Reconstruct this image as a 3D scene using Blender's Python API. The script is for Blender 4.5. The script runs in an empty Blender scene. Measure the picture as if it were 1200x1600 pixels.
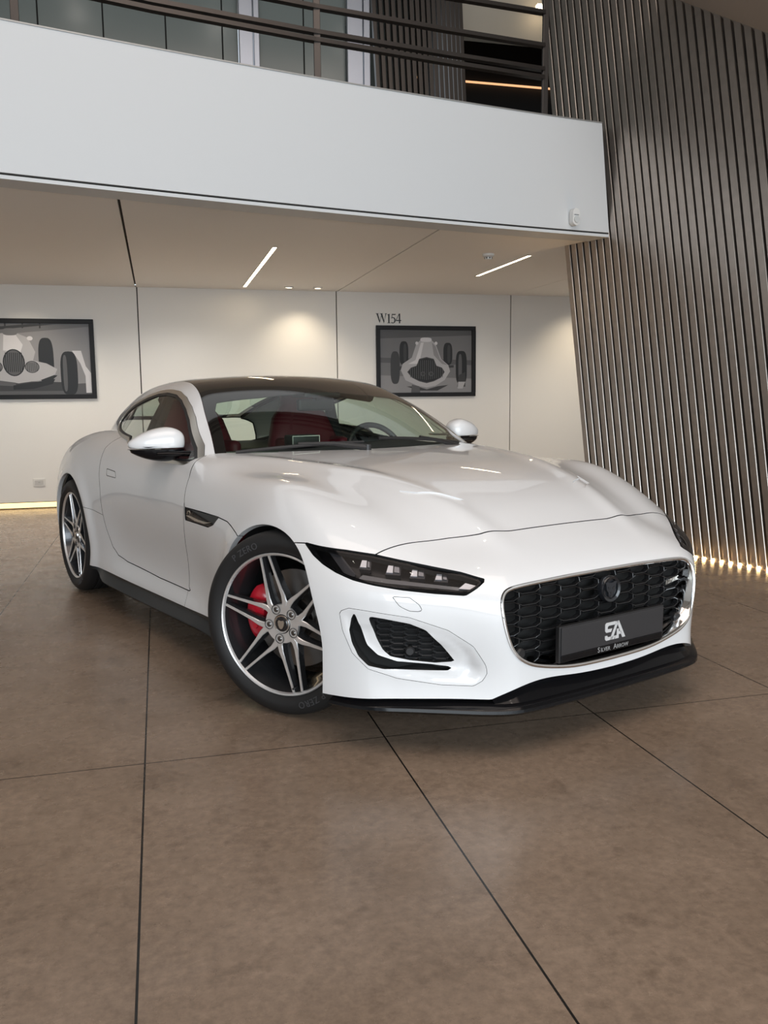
import bpy, bmesh, math, random
import numpy as np
from mathutils import Vector, Matrix
np.seterr(all='ignore')
random.seed(5)
SC = bpy.context.scene
COL = SC.collection
# ============================================================ camera, light, exposure
F_PX, YAW, PITCH, ROLL, CAM_H = 1340.69824, .25459897, .13183905, -.01012124, 1.15668662
def camera_rotation():
    cy, sy = math.cos(YAW), math.sin(YAW)
    d = Vector((sy*math.cos(PITCH), cy*math.cos(PITCH), -math.sin(PITCH)))
    r = Vector((cy, -sy, 0)); u = r.cross(d)
    c, s = math.cos(ROLL), math.sin(ROLL)
    return r*c+u*s, r*(-s)+u*c, d
_r, _u, _d = camera_rotation()
cam_data = bpy.data.cameras.new('camera'); cam = bpy.data.objects.new('camera', cam_data); COL.objects.link(cam)
cam.matrix_world = Matrix(((_r.x, _u.x, -_d.x, 0), (_r.y, _u.y, -_d.y, 0), (_r.z, _u.z, -_d.z, CAM_H), (0, 0, 0, 1)))
cam_data.sensor_fit = 'VERTICAL'; cam_data.sensor_height = 32; cam_data.lens = 32*F_PX/1600; cam_data.clip_start = .05
SC.camera = cam
VS = SC.view_settings
VS.view_transform = 'Standard'; VS.look = 'None'; VS.gamma = 1; VS.use_curve_mapping = False
VS.exposure = 0.17
SC.cycles.use_denoising = True
SC.cycles.max_bounces = 10; SC.cycles.diffuse_bounces = 4; SC.cycles.glossy_bounces = 5; SC.cycles.transparent_max_bounces = 16
SC.cycles.caustics_reflective = False; SC.cycles.caustics_refractive = False
SC.cycles.sample_clamp_indirect = 6
world = bpy.data.worlds.new('showroom daylight'); SC.world = world; world.use_nodes = True
WBG = world.node_tree.nodes['Background']; WBG.inputs['Color'].default_value = (.80, .90, 1, 1); WBG.inputs['Strength'].default_value = 1.0
def area(name, loc, target, sx, sy, power, color):
    l = bpy.data.lights.new(name, 'AREA'); l.shape = 'RECTANGLE'; l.size = sx; l.size_y = sy; l.energy = power; l.color = color
    o = bpy.data.objects.new(name, l); COL.objects.link(o); o.location = loc
    o.rotation_euler = (Vector(target)-Vector(loc)).to_track_quat('-Z', 'Y').to_euler()
    return o
# daylight through the glazed front of the showroom, behind and to the right of the photographer
area('daylight_front_glazing', (1.6, -6.0, 2.1), (1.6, 4, 1.4), 12, 3.6, 625, (.86, .94, 1))
area('atrium_ceiling_lights', (1.0, 1.2, 5.9), (1.0, 2.0, 0), 6, 5, 165, (1, .84, .74))
def spot(name, loc, target, power, color, size, blend=.6, rad=.04):
    l = bpy.data.lights.new(name, 'SPOT'); l.energy = power; l.color = color; l.spot_size = size; l.spot_blend = blend; l.shadow_soft_size = rad
    o = bpy.data.objects.new(name, l); COL.objects.link(o); o.location = loc
    o.rotation_euler = (Vector(target)-Vector(loc)).to_track_quat('-Z', 'Y').to_euler()
    return o
WARM = (1, .84, .62)
# ============================================================ materials
MATS = {}
def mat(name, color, rough=.5, metal=0, coat=0, emis=None, es=0, spec=.5, noise=None):
    if name in MATS: return MATS[name]
    m = bpy.data.materials.new(name); m.use_nodes = True
    nt = m.node_tree; b = nt.nodes['Principled BSDF']
    b.inputs['Base Color'].default_value = (*color, 1); b.inputs['Roughness'].default_value = rough
    b.inputs['Metallic'].default_value = metal; b.inputs['Specular IOR Level'].default_value = spec
    if coat:
        b.inputs['Coat Weight'].default_value = coat; b.inputs['Coat Roughness'].default_value = .02
    if emis:
        b.inputs['Emission Color'].default_value = (*emis, 1); b.inputs['Emission Strength'].default_value = es
    if noise:
        sc_, amt = noise
        tc = nt.nodes.new('ShaderNodeTexCoord'); n = nt.nodes.new('ShaderNodeTexNoise'); n.inputs['Scale'].default_value = sc_; n.inputs['Detail'].default_value = 4
        mx = nt.nodes.new('ShaderNodeMixRGB'); mx.blend_type = 'MIX'
        mx.inputs[1].default_value = (*[c*(1-amt) for c in color], 1); mx.inputs[2].default_value = (*[min(1, c*(1+amt)) for c in color], 1)
        nt.links.new(tc.outputs['Object'], n.inputs['Vector']); nt.links.new(n.outputs['Fac'], mx.inputs[0]); nt.links.new(mx.outputs[0], b.inputs['Base Color'])
    MATS[name] = m
    return m
def glass(name, tint, refl=1.0, ior=1.5):
    m = bpy.data.materials.new(name); m.use_nodes = True; nt = m.node_tree; nt.nodes.clear()
    o = nt.nodes.new('ShaderNodeOutputMaterial'); mx = nt.nodes.new('ShaderNodeMixShader')
    t = nt.nodes.new('ShaderNodeBsdfTransparent'); t.inputs[0].default_value = (*tint, 1)
    g = nt.nodes.new('ShaderNodeBsdfGlossy'); g.inputs['Roughness'].default_value = .01; g.inputs[0].default_value = (refl, refl, refl, 1)
    f = nt.nodes.new('ShaderNodeFresnel'); ge = nt.nodes.new('ShaderNodeNewGeometry'); mr = nt.nodes.new('ShaderNodeMapRange')
    mr.inputs['To Min'].default_value = ior; mr.inputs['To Max'].default_value = 1/ior
    nt.links.new(ge.outputs['Backfacing'], mr.inputs['Value']); nt.links.new(mr.outputs['Result'], f.inputs[0])
    nt.links.new(f.outputs[0], mx.inputs[0]); nt.links.new(t.outputs[0], mx.inputs[1]); nt.links.new(g.outputs[0], mx.inputs[2]); nt.links.new(mx.outputs[0], o.inputs[0])
    MATS[name] = m
    return m
M_PAINT = mat('white car paint', (.80, .81, .82), .35, 0, 1)
M_SEAM = mat('dark seam', (.02, .02, .02), .7)
M_BLACK = mat('gloss black', (.006, .006, .007), .10, 0, 0, spec=.24)
M_SATIN = mat('satin black plastic', (.018, .018, .019), .42)
M_RUBBER = mat('tyre rubber', (.012, .012, .0125), .58, noise=(60, .12))
M_LETTER = mat('tyre lettering grey', (.055, .055, .058), .55)
M_CHROME = mat('polished chrome', (.78, .78, .78), .07, 1)
M_TRIM = mat('satin chrome trim', (.80, .77, .71), .30, 1)
M_MACH = mat('diamond turned alloy', (.90, .90, .90), .34, .75)
M_ALLOY = mat('dark grey alloy paint', (.055, .056, .06), .26, .6, .5)
M_DISC = mat('brake disc steel', (.22, .21, .20), .34, 1)
M_RED = mat('red caliper paint', (.62, .012, .03), .3, 0, .6)
M_LEATHER = mat('red seat leather', (.17, .012, .022), .5, noise=(20, .1))
M_DARKINT = mat('charcoal cabin trim', (.022, .022, .025), .6, noise=(30, .15))
M_WS = glass('windscreen glass', (.70, .82, .74), .95, 1.5)
M_SG = glass('side window glass', (.62, .68, .64), .95, 1.55)
M_LENS = glass('headlight lens', (.66, .66, .68), .9, 1.22)
M_ROOFG = mat('black glass roof', (.010, .009, .008), .05, 0, .5)
M_LED = mat('headlight led lens', (.9, .92, .95), .22, .6)
# ============================================================ object helpers
def link(o, parent=None):
    COL.objects.link(o)
    if parent is not None: o.parent = parent
    return o
def tag(o, label=None, cat=None, group=None, kind=None):
    if label: o['label'] = label
    if cat: o['category'] = cat
    if group: o['group'] = group
    if kind: o['kind'] = kind
    return o
def empty(name, loc, rz=0, label=None, cat=None, group=None):
    o = bpy.data.objects.new(name, None); COL.objects.link(o); o.location = loc; o.rotation_euler = (0, 0, rz); o.empty_display_size = .1
    return tag(o, label, cat, group)
def mesh_obj(name, V, P, mats, parent=None, mi=None, smooth=False, normals=None, angle=None):
    me = bpy.data.meshes.new(name)
    me.from_pydata([tuple(map(float, v)) for v in V], [], [tuple(map(int, p)) for p in P])
    for m in (mats if isinstance(mats, (list, tuple)) else [mats]): me.materials.append(m)
    if mi is not None: me.polygons.foreach_set('material_index', np.array(mi, dtype=np.int32))
    me.update()
    if smooth or normals is not None: me.polygons.foreach_set('use_smooth', np.ones(len(me.polygons), dtype=bool))
    if normals is not None: me.normals_split_custom_set_from_vertices([tuple(map(float, n)) for n in normals])
    elif smooth: me.set_sharp_from_angle(angle=math.radians(angle if angle else 40))
    me.update()
    return link(bpy.data.objects.new(name, me), parent)
class MB:
    """collects shapes into ONE mesh"""
    def __init__(s): s.V = []; s.P = []; s.M = []
    def add(s, V, P, m=0):
        k = len(s.V); s.V += [tuple(v) for v in V]; s.P += [tuple(i+k for i in p) for p in P]; s.M += [m]*len(P)
        return s
    def box(s, a, b, m=0, bev=0):
        x0, y0, z0 = a; x1, y1, z1 = b
        if not bev:
            V = [(x0,y0,z0),(x1,y0,z0),(x1,y1,z0),(x0,y1,z0),(x0,y0,z1),(x1,y0,z1),(x1,y1,z1),(x0,y1,z1)]
            return s.add(V, [(0,3,2,1),(4,5,6,7),(0,1,5,4),(1,2,6,5),(2,3,7,6),(3,0,4,7)], m)
        bm = bmesh.new(); bmesh.ops.create_cube(bm, size=1)
        for v in bm.verts: v.co = Vector(((x0+x1)/2+v.co.x*(x1-x0), (y0+y1)/2+v.co.y*(y1-y0), (z0+z1)/2+v.co.z*(z1-z0)))
        bmesh.ops.bevel(bm, geom=bm.edges[:], offset=bev, segments=2, affect='EDGES', profile=.6)
        return s.bm(bm, m)
    def bm(s, bm, m=0):
        bm.verts.index_update()
        s.add([v.co[:] for v in bm.verts], [[v.index for v in f.verts] for f in bm.faces], m); bm.free()
        return s
    def prism(s, pts, axis_vec, m=0):
        """closed polygon (3D points) extruded along a vector"""
        n = len(pts); V = [tuple(p) for p in pts]+[tuple(Vector(p)+Vector(axis_vec)) for p in pts]
        return s.add(V, [tuple(range(n))[::-1], tuple(range(n, 2*n))]+[(i, (i+1) % n, (i+1) % n+n, i+n) for i in range(n)], m)
    def tube(s, path, r, seg=8, m=0, closed=False, cap=True):
        path = [Vector(p) for p in path]; n = len(path); V = []; P = []
        rr = r if isinstance(r, (list, tuple)) else [r]*n
        prev = None
        for i, p in enumerate(path):
            t = (path[(i+1) % n]-path[i-1]) if closed else (path[min(i+1, n-1)]-path[max(i-1, 0)])
            t.normalize()
            if prev is None: a = t.orthogonal().normalized()
            else: a = (prev-t*prev.dot(t)).normalized()
            prev = a; b = t.cross(a)
            for k in range(seg):
                w = 2*math.pi*k/seg; V.append(p+(a*math.cos(w)+b*math.sin(w))*rr[i])
        for i in range(n if closed else n-1):
            for k in range(seg):
                j = (i+1) % n
                P.append((i*seg+k, i*seg+(k+1) % seg, j*seg+(k+1) % seg, j*seg+k))
        if cap and not closed: P += [tuple(range(seg))[::-1], tuple(range((n-1)*seg, n*seg))]
        return s.add(V, P, m)
    def lathe(s, prof, seg=64, m=0, closed=False):
        """profile of (r, y) turned about the y axis; m may be a list per band"""
        n = len(prof); V = []
        for k in range(seg):
            w = 2*math.pi*k/seg
            for r, y in prof: V.append((r*math.cos(w), y, r*math.sin(w)))
        ms = m if isinstance(m, list) else [m]*n
        for i in range(n if closed else n-1):
            P = []
            for k in range(seg):
                a, b = k*n, ((k+1) % seg)*n; j = (i+1) % n
                P.append((a+i, a+j, b+j, b+i))
            if i == 0: s.add(V, P, ms[0]); base = len(s.V)-len(V)
            else: s.P += [tuple(q+base for q in p) for p in P]; s.M += [ms[i]]*len(P)
        return s
    def disc(s, r, y, seg=32, m=0, cx=0, cz=0):
        return s.add([(cx+r*math.cos(2*math.pi*k/seg), y, cz+r*math.sin(2*math.pi*k/seg)) for k in range(seg)], [tuple(range(seg))], m)
    def build(s, name, mats, parent=None, smooth=False, angle=35, fix=False):
        if fix:
            bm = bmesh.new(); vs = [bm.verts.new(v) for v in s.V]; idx = []
            for p, m in zip(s.P, s.M):
                try: f = bm.faces.new([vs[i] for i in p]); f.material_index = m
                except ValueError: pass
            bmesh.ops.recalc_face_normals(bm, faces=bm.faces[:])
            me = bpy.data.meshes.new(name); bm.to_mesh(me); bm.free()
            for m in (mats if isinstance(mats, (list, tuple)) else [mats]): me.materials.append(m)
            if smooth:
                me.polygons.foreach_set('use_smooth', np.ones(len(me.polygons), dtype=bool)); me.set_sharp_from_angle(angle=math.radians(angle))
            return link(bpy.data.objects.new(name, me), parent)
        return mesh_obj(name, s.V, s.P, mats, parent, s.M, smooth, angle=angle)
def text_mesh(txt, size, extrude=0, align='LEFT', spacing=1.0, shear=0, offset=0):
    c = bpy.data.curves.new('t', 'FONT'); c.body = txt; c.size = size; c.extrude = extrude; c.align_x = align; c.space_character = spacing; c.shear = shear; c.offset = offset; c.resolution_u = 4
    o = bpy.data.objects.new('t', c); COL.objects.link(o)
    dg = bpy.context.evaluated_depsgraph_get(); dg.update()
    me = bpy.data.meshes.new_from_object(o.evaluated_get(dg))
    V = [v.co[:] for v in me.vertices]; P = [tuple(p.vertices) for p in me.polygons]
    bpy.data.objects.remove(o); bpy.data.curves.remove(c); bpy.data.meshes.remove(me)
    return V, P

# ============================================================ the setting
def floor_material():
    m = bpy.data.materials.new('brown stone tile'); m.use_nodes = True; nt = m.node_tree; b = nt.nodes['Principled BSDF']
    N = nt.nodes.new; L = nt.links.new
    tc = N('ShaderNodeTexCoord'); sep = N('ShaderNodeSeparateXYZ'); L(tc.outputs['Object'], sep.inputs[0])
    def math_(op, a, bb=None):
        n = N('ShaderNodeMath'); n.operation = op
        for i, v in enumerate((a, bb)):
            if v is None: continue
            if isinstance(v, (int, float)): n.inputs[i].default_value = v
            else: L(v, n.inputs[i])
        return n.outputs[0]
    def line(co, x0, p, w):
        t = math_('SUBTRACT', co, x0); t = math_('DIVIDE', t, p); t = math_('ADD', t, .5); t = math_('FRACT', t); t = math_('SUBTRACT', t, .5); t = math_('ABSOLUTE', t); t = math_('MULTIPLY', t, p)
        return math_('LESS_THAN', t, w)
    g = math_('MAXIMUM', line(sep.outputs['X'], .707, .7965, .0028), line(sep.outputs['Y'], 2.74, 3.56, .0022))
    def noise(scale, det, rough=.6, vec=None):
        n = N('ShaderNodeTexNoise'); n.inputs['Scale'].default_value = scale; n.inputs['Detail'].default_value = det; n.inputs['Roughness'].default_value = rough
        L(vec or tc.outputs['Object'], n.inputs['Vector']); return n.outputs['Fac']
    def ramp(f, stops):
        r = N('ShaderNodeValToRGB'); L(f, r.inputs[0]); e = r.color_ramp.elements
        e[0].position, e[0].color = stops[0][0], (*stops[0][1], 1); e[1].position, e[1].color = stops[1][0], (*stops[1][1], 1)
        return r.outputs[0]
    base = ramp(noise(1.6, 8, .68), [(.32, (.204, .149, .108)), (.70, (.298, .223, .167))])
    fine = ramp(noise(38, 5, .7), [(.35, (.80, .80, .80)), (.65, (1.12, 1.12, 1.12))])
    spots = ramp(noise(7.5, 9, .75), [(.36, (.80, .79, .78)), (.47, (1, 1, 1))])
    def mul(a, bb):
        n = N('ShaderNodeMixRGB'); n.blend_type = 'MULTIPLY'; n.inputs[0].default_value = 1; L(a, n.inputs[1]); L(bb, n.inputs[2]); return n.outputs[0]
    c = mul(mul(base, fine), spots)
    mx = N('ShaderNodeMixRGB'); L(g, mx.inputs[0]); L(c, mx.inputs[1]); mx.inputs[2].default_value = (.012, .011, .010, 1)
    L(mx.outputs[0], b.inputs['Base Color'])
    rr = ramp(noise(5, 7, .7), [(.3, (.20, .20, .20)), (.7, (.34, .34, .34))])
    L(rr, b.inputs['Roughness'])
    bp = N('ShaderNodeBump'); bp.inputs['Strength'].default_value = .05; bp.inputs['Distance'].default_value = .004; L(noise(30, 6, .7), bp.inputs['Height']); L(bp.outputs[0], b.inputs['Normal'])
    b.inputs['Specular IOR Level'].default_value = .38
    return m
M_WALL = mat('warm white wall paint', (.74, .72, .68), .55)
M_FACE = mat('white mezzanine paint', (.60, .625, .64), .5)
M_SOFF = mat('soffit paint', (.90, .885, .85), .6)
M_GAP = mat('dark joint', (.02, .018, .016), .8)
M_CEIL = mat('upper ceiling paint', (.34, .30, .26), .7)
def struct(o): o['kind'] = 'structure'; return o
struct(MB().box((-8, -7.5, -.12), (8, 12.5, 0)).build('floor', floor_material()))
YW, ZC, ZF = 9.962, 2.384, 3.212
# back wall: white panels with open vertical joints over a dark backing
wb = MB(); edges = [-6.78, -4.57, -2.37, -.168, 2.048, 4.217, 6.4]
for a, b_ in zip(edges[:-1], edges[1:]): wb.box((a+.006, YW, .075), (b_-.006, YW+.03, ZC+.02))
wb.box((edges[0], YW+.031, 0), (edges[-1], YW+.12, ZC+.02), 1)
struct(wb.build('wall_back', [M_WALL, M_GAP]))
M_STRIP = mat('warm light strip', (1, .8, .5), .5, emis=(1, .70, .30), es=1.25)
tag(MB().box((-2.3, YW-.004, .012), (6.3, YW+.02, .066)).build('floor_light_strip', M_STRIP), 'warm glowing light strip along the foot of the back wall', 'light strip')
# mezzanine: soffit in panels, curved white front, narrow shadow groove at its lower edge
FR0 = np.array([(-6.0, 3.55), (-3.2, 4.55), (-1.9, 4.98), (-.789, 5.313), (.067, 5.545), (1.09, 5.785), (2.043, 5.969), (3.452, 6.232)])
FRP = np.polyfit(FR0[:, 0], FR0[:, 1], 3)
FRONT = [(float(x), float(np.polyval(FRP, x))) for x in np.linspace(-6, 3.452, 36)]
def front_y(x):
    for (x0, y0), (x1, y1) in zip(FRONT[:-1], FRONT[1:]):
        if x <= x1: return y0+(y1-y0)*(x-x0)/(x1-x0)
    return FRONT[-1][1]
so = MB()
def soffit_panel(x0, x1, back=YW):
    xs = sorted({x0, x1} | {p[0] for p in FRONT if x0 < p[0] < x1})
    pts = [(x, front_y(x)+.05, ZC) for x in xs]+[(x1, back, ZC), (x0, back, ZC)]
    so.prism(pts, (0, 0, .03))
for a, b_ in ((-6, -4.57), (-4.57, -2.37), (-2.37, -.18), (-.18, 2.062)): soffit_panel(a+.009, b_-.009)
so.prism([(2.066, front_y(2.066)+.05, ZC), (2.7, front_y(2.7)+.05, ZC), (3.45, front_y(3.45)+.05, ZC), (3.40, 6.70, ZC), (4.214, 6.70, ZC), (4.214, YW, ZC), (2.066, YW, ZC)], (0, 0, .03))
so.prism([(4.220, 6.70, ZC), (6.4, 6.70, ZC), (6.4, YW, ZC), (4.220, YW, ZC)], (0, 0, .03))
so.prism([(x, front_y(x)+.06, ZC+.031) for x, _ in FRONT]+[(3.41, 6.70, ZC+.031), (6.4, 6.7, ZC+.031), (6.4, YW, ZC+.031), (-6, YW, ZC+.031)], (0, 0, .05), 1)
struct(so.build('ceiling_soffit', [M_SOFF, M_GAP], fix=True))
fm = MB()
def strip_face(z0, z1, back, m):
    V = []; P = []
    lean = lambda z: (-.112*(z-ZC), -.021*(z-ZC))
    for i, (x, y) in enumerate(FRONT):
        last = i == len(FRONT)-1
        for z in (z0, z1):
            dx, dy = lean(z) if last else (0, 0)
            V.append((x+dx, y+back+dy, z)); V.append((x+dx+(.02 if last else 0), y+.22+dy, z))
    for i in range(len(FRONT)-1):
        a = i*4; b_ = a+4
        P += [(a, b_, b_+2, a+2), (a+2, b_+2, b_+3, a+3), (a, a+1, b_+1, b_)]
    k = (len(FRONT)-1)*4; P += [(k, k+1, k+3, k+2)]
    fm.add(V, P, m)
strip_face(ZC+.030, ZF, 0, 0); strip_face(ZC+.017, ZC+.030, .02, 1); strip_face(ZC-.004, ZC+.017, 0, 0)
strip_face(ZF, ZF+.008, -.006, 2)
struct(fm.build('wall_mezzanine', [M_FACE, M_GAP, mat('grey edge trim', (.35, .35, .34), .4, .6)], smooth=True, angle=30, fix=True))
struct(MB().prism([(x, front_y(x)+.2, ZF-.02) for x, _ in FRONT]+[(3.5, 7.2, ZF-.02), (8, 7.2, ZF-.02), (8, 12.5, ZF-.02), (-6, 12.5, ZF-.02)], (0, 0, .02)).build('floor_mezzanine', mat('mezzanine floor grey', (.2, .19, .18), .6), fix=True))
# shell around the hall
struct(MB().box((-8, -7.5, 6.2), (8, 12.5, 6.35)).build('ceiling', M_CEIL))
struct(MB().box((-8.1, -7.5, 0), (-8, 12.5, 6.2)).build('wall_left', mat('hall wall paint', (.68, .66, .63), .6)))
struct(MB().box((8, -7.5, 0), (8.1, 12.5, 6.2)).build('wall_right', mat('hall wall paint', (.68, .66, .63), .6)))
M_MULL = mat('window mullion grey', (.09, .09, .095), .4, .5)
wf = MB()
for x in np.linspace(-8, 8, 9): wf.box((x-.04, -7.5, 0), (x+.04, -7.36, 6.2))
for z in (0.06, 2.6, 6.1): wf.box((-8, -7.5, z-.06), (8, -7.37, z+.06))
struct(wf.build('window_1', M_MULL))
# upper level behind the railing
M_UGL = mat('grey green office glass', (.16, .185, .175), .16, 0, 0, spec=.6)
ug = MB()
joints = [-3.2, -2.65, -2.1, -1.55, -.873, -.327, .214, .72, .865]
for a, b_ in zip(joints[:-1], joints[1:]): ug.box((a+.007, 8.5, ZF), (b_-.007, 8.53, 6.1))
ug.box((-3.2, 8.531, ZF), (.865, 8.56, 6.1), 1)
ug.box((1.06, 8.5, ZF), (1.47, 8.53, 6.1)); ug.box((1.484, 8.5, ZF), (1.88, 8.53, 6.1)); ug.box((1.06, 8.535, ZF), (1.88, 8.56, 6.1), 1)
ug.box((2.115, 8.66, ZF), (2.60, 8.69, 6.1))
struct(ug.build('wall_upper', [M_UGL, M_GAP]))
M_ALU = mat('brushed aluminium', (.40, .43, .49), .34, 1)
def upright(x0, x1, label):
    t = empty('aluminium_upright', ((x0+x1)/2, 8.46, ZF), 0, label, 'column', 'aluminium uprights on the upper level')
    w = (x1-x0)
    for i, (a, b_) in enumerate(((-.5, .18), (.22, .5))): MB().box((a*w, -.05, 0), (b_*w, .02, 2.9), bev=.006).build('profile', M_ALU, t)
upright(.865, 1.05, 'paired aluminium upright nearer the left, between the grey glass panels upstairs')
upright(1.88, 2.10, 'paired aluminium upright nearer the slatted drum, at the end of the upstairs glass')
M_SLATD = mat('dark bronze slat', (.075, .065, .058), .34, .7)
dr = empty('slatted_drum', (2.65, 8.53, ZF), 0, 'dark vertical slats on the upper level behind the railing', 'slat screen')
for i in range(17):
    x = -.42+i*.0545; y = -.22*math.sin(math.pi*(i+2)/20)
    o = MB().box((-.019, -.03, 0), (.019, .03, 2.9), bev=.003).build('slat', M_SLATD, dr); o.location = (x, y, 0); o.rotation_euler = (0, -.05, .0)
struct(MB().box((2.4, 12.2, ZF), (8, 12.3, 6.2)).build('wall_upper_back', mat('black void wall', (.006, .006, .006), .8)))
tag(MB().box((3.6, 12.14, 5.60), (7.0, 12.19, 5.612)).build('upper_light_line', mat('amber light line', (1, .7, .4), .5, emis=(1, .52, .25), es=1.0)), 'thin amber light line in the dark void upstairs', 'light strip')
struct(MB().box((2.9, 9.6, 5.16), (8, 9.75, 6.2)).build('trim_1', mat('beige bulkhead paint', (.60, .53, .43), .6)))
tag(MB().box((4.27, 9.40, 5.45), (4.43, 9.46, 5.48)).build('ceiling_light', mat('warm lamp glow', (1, .85, .6), .5, emis=(1, .82, .55), es=7)), 'small bright warm lamp upstairs beside the slat screen', 'lamp')
# counter box seen over the slab edge beside the right railing post
t = empty('reception_counter', (3.20, 6.78, ZF), .2, 'grey counter top just showing over the mezzanine edge', 'counter')
MB().box((-.26, 0, 0), (.0, .3, .15), bev=.02).build('body', mat('pale counter grey', (.42, .42, .40), .5), t)
MB().box((-.29, -.03, .15), (.02, .33, .19), bev=.012).build('counter_top', mat('counter top grey', (.25, .24, .23), .4), t)
# railing
M_RAIL = mat('dark bronze railing steel', (.07, .062, .057), .32, .8)
rail = empty('mezzanine_railing', (1.10, 5.83, ZF), 0, 'dark bronze steel railing with posts and twin bars above the white mezzanine', 'railing')
base = Vector((1.10, 5.83, ZF))
def rail_pts(z0, z1, x_end=2.86):
    pts = []
    for x in (-3.2, -1.9, -.789, .067, 1.09, 2.043, x_end):
        t_ = min(1, max(0, (x-.3)/2.5)); pts.append(Vector((x, front_y(x)+.045, z0+(z1-z0)*t_))-base)
    return pts
def flat_bar(z0, z1, h=.026, d=.05):
    m = MB(); pts = rail_pts(z0, z1); V = []; P = []
    for p in pts:
        for dy, dz in ((-d/2, -h/2), (d/2, -h/2), (d/2, h/2), (-d/2, h/2)): V.append((p.x, p.y+dy, p.z+dz))
    for i in range(len(pts)-1):
        a = i*4; b_ = a+4
        for k in range(4): P.append((a+k, b_+k, b_+(k+1) % 4, a+(k+1) % 4))
    P += [(0, 1, 2, 3), tuple(range(len(V)-4, len(V)))]
    return m.add(V, P).build('rail_bar', M_RAIL, rail, fix=True)
for z0, z1 in ((3.492, 3.547), (3.448, 3.489), (3.64, 3.711), (3.83, 3.938)): flat_bar(z0, z1)
for x, lab in ((1.10, None), (2.87, None), (-.67, None)):
    y = front_y(x)+.045
    p = Vector((x, y, ZF))-base
    MB().box((-.022, -.012, 0), (.022, .012, .95), bev=.003).build('post', M_RAIL, rail).location = p
    for z in (.28, .24): pass
# sloping dark soffit over the slat screen
A = Vector((3.676, 5.733, 3.921)); B_ = Vector((3.898, 5.052, 3.458)); dv = (B_-A)
e = Vector((-.54, -.84, 0))*.5
q0, q1 = A-dv*.12-e*.1, B_+dv*1.6-e*.1
struct(MB().prism([q0, q1, q1+e*1.5, q0+e*1.5], (0, 0, .05)).build('ceiling_sloped', mat('taupe soffit paint', (.30, .27, .245), .6), fix=True))
# slat screen on the right: tilted steel slats over a dark backing, lamps in the gaps
M_SLAT = mat('brushed bronze steel', (.47, .42, .38), .34, .9, noise=(14, .18))
M_EDGE = mat('slat edge highlight', (.60, .56, .51), .36, 1)  # lighter than the slat metal: edge highlight put into the colour
scr = empty('slat_screen', (3.70, 5.25, 0), 0, 'tall screen of leaning brushed steel slats on the right', 'slat screen')
sb = Vector((3.70, 5.25, 0)); bd = Vector((.331, -.943, 0)).normalized(); tv = Vector((-.0283, .1877, 1)); nrm = Vector((-.943, -.331, .035)).normalized()
def top_z(yb): return (3.921+.68*(yb-5.733))/(1-.1276*1.0)+.03
P0 = Vector((3.697, 5.254, 0))
up = []
n_sl = 44
for i in range(n_sl):
    s = -1.02+i*.0705                       # along the base line, towards the camera
    b0 = P0+bd*s
    zt = max(.5, min(top_z(b0.y), 5.6))
    def corner(a, d, z): return b0+bd*a-nrm*d+tv*z
    h0, h1 = .0, .049
    pts = [corner(h0, 0, 0), corner(h1-.0028, 0, 0), corner(h1, .0045, 0), corner(h1, .05, 0), corner(h0, .05, 0)]
    up_v = tv*zt
    m = MB().prism([p-sb for p in pts], up_v)
    m.M[3] = 1                                # the leading edge, lighter to carry its highlight
    o = m.build('slat', [M_SLAT, M_EDGE], scr, fix=True)
    if i < 40: up.append(b0+bd*.0598-nrm*.002)
bk = [P0+bd*-1.02-nrm*.085, P0+bd*2.1-nrm*.085]
MB().prism([bk[0]-sb, bk[1]-sb, bk[1]-sb-nrm*.03, bk[0]-sb-nrm*.03], tv*5.0).build('backing', mat('dark screen backing', (.018, .016, .014), .6), scr, fix=True)
M_UP = mat('warm uplight glow', (1, .8, .5), .5, emis=(1, .66, .30), es=55)
uls = []
for i, p in enumerate(up):
    if not 4.3 < p.y < 5.75: continue
    o = MB().box((-.010, -.010, 0), (.010, .010, .012)).build('floor_uplight', M_UP); o.location = p; uls.append(o)
    spot('uplight_beam_%d' % i, p+Vector((0, 0, .016))+nrm*.012, p+tv*.5-nrm*.02, 2.2, (1, .62, .28), 1.2, .8, .006)
    tag(o, 'tiny warm uplight on the floor in a gap between steel slats', 'uplight', 'uplights along the foot of the slat screen')
# ceiling lights in the soffit
M_LIN = mat('linear lamp glow', (1, .9, .7), .5, emis=(1, .80, .52), es=16)
def linear(x, y0, y1, label):
    t = empty('linear_ceiling_light', (x, (y0+y1)/2, ZC), 0, label, 'ceiling light', 'recessed linear lights in the soffit'); h = (y1-y0)/2
    MB().box((-.016, -h, -.003), (.016, h, .01)).build('diffuser', M_LIN, t)
    f = MB(); f.box((-.022, -h-.006, -.004), (-.016, h+.006, .01)).box((.016, -h-.006, -.004), (.022, h+.006, .01)).box((-.022, -h-.006, -.004), (.022, -h, .01)).box((-.022, h, -.004), (.022, h+.006, .01))
    f.build('frame', mat('light frame paint', (.55, .5, .45), .5), t)
linear(.976, 7.19, 9.70, 'linear ceiling light set in the soffit left of the lettering, nearly reaching the back wall')
linear(3.206, 7.165, 8.45, 'shorter linear ceiling light set in the soffit beside the smoke detector')
def downlight(x, y, label):
    t = empty('downlight', (x, y, ZC), 0, label, 'downlight', 'round downlights by the back wall')
    MB().lathe([(.052, 0), (.050, -.012), (.036, -.014), (.034, 0)], 32).build('ring', mat('downlight ring white', (.75, .73, .7), .35), t).rotation_euler = (math.pi/2, 0, 0)
    MB().disc(.034, 0, 24).build('lamp', mat('downlight glow', (1, .9, .7), .5, emis=(1, .83, .58), es=10), t).rotation_euler = (math.pi/2, 0, 0)
    t.location.z = ZC-.001
downlight(1.448, 9.62, 'left one of the two small round downlights in the soffit by the back wall')
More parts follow.
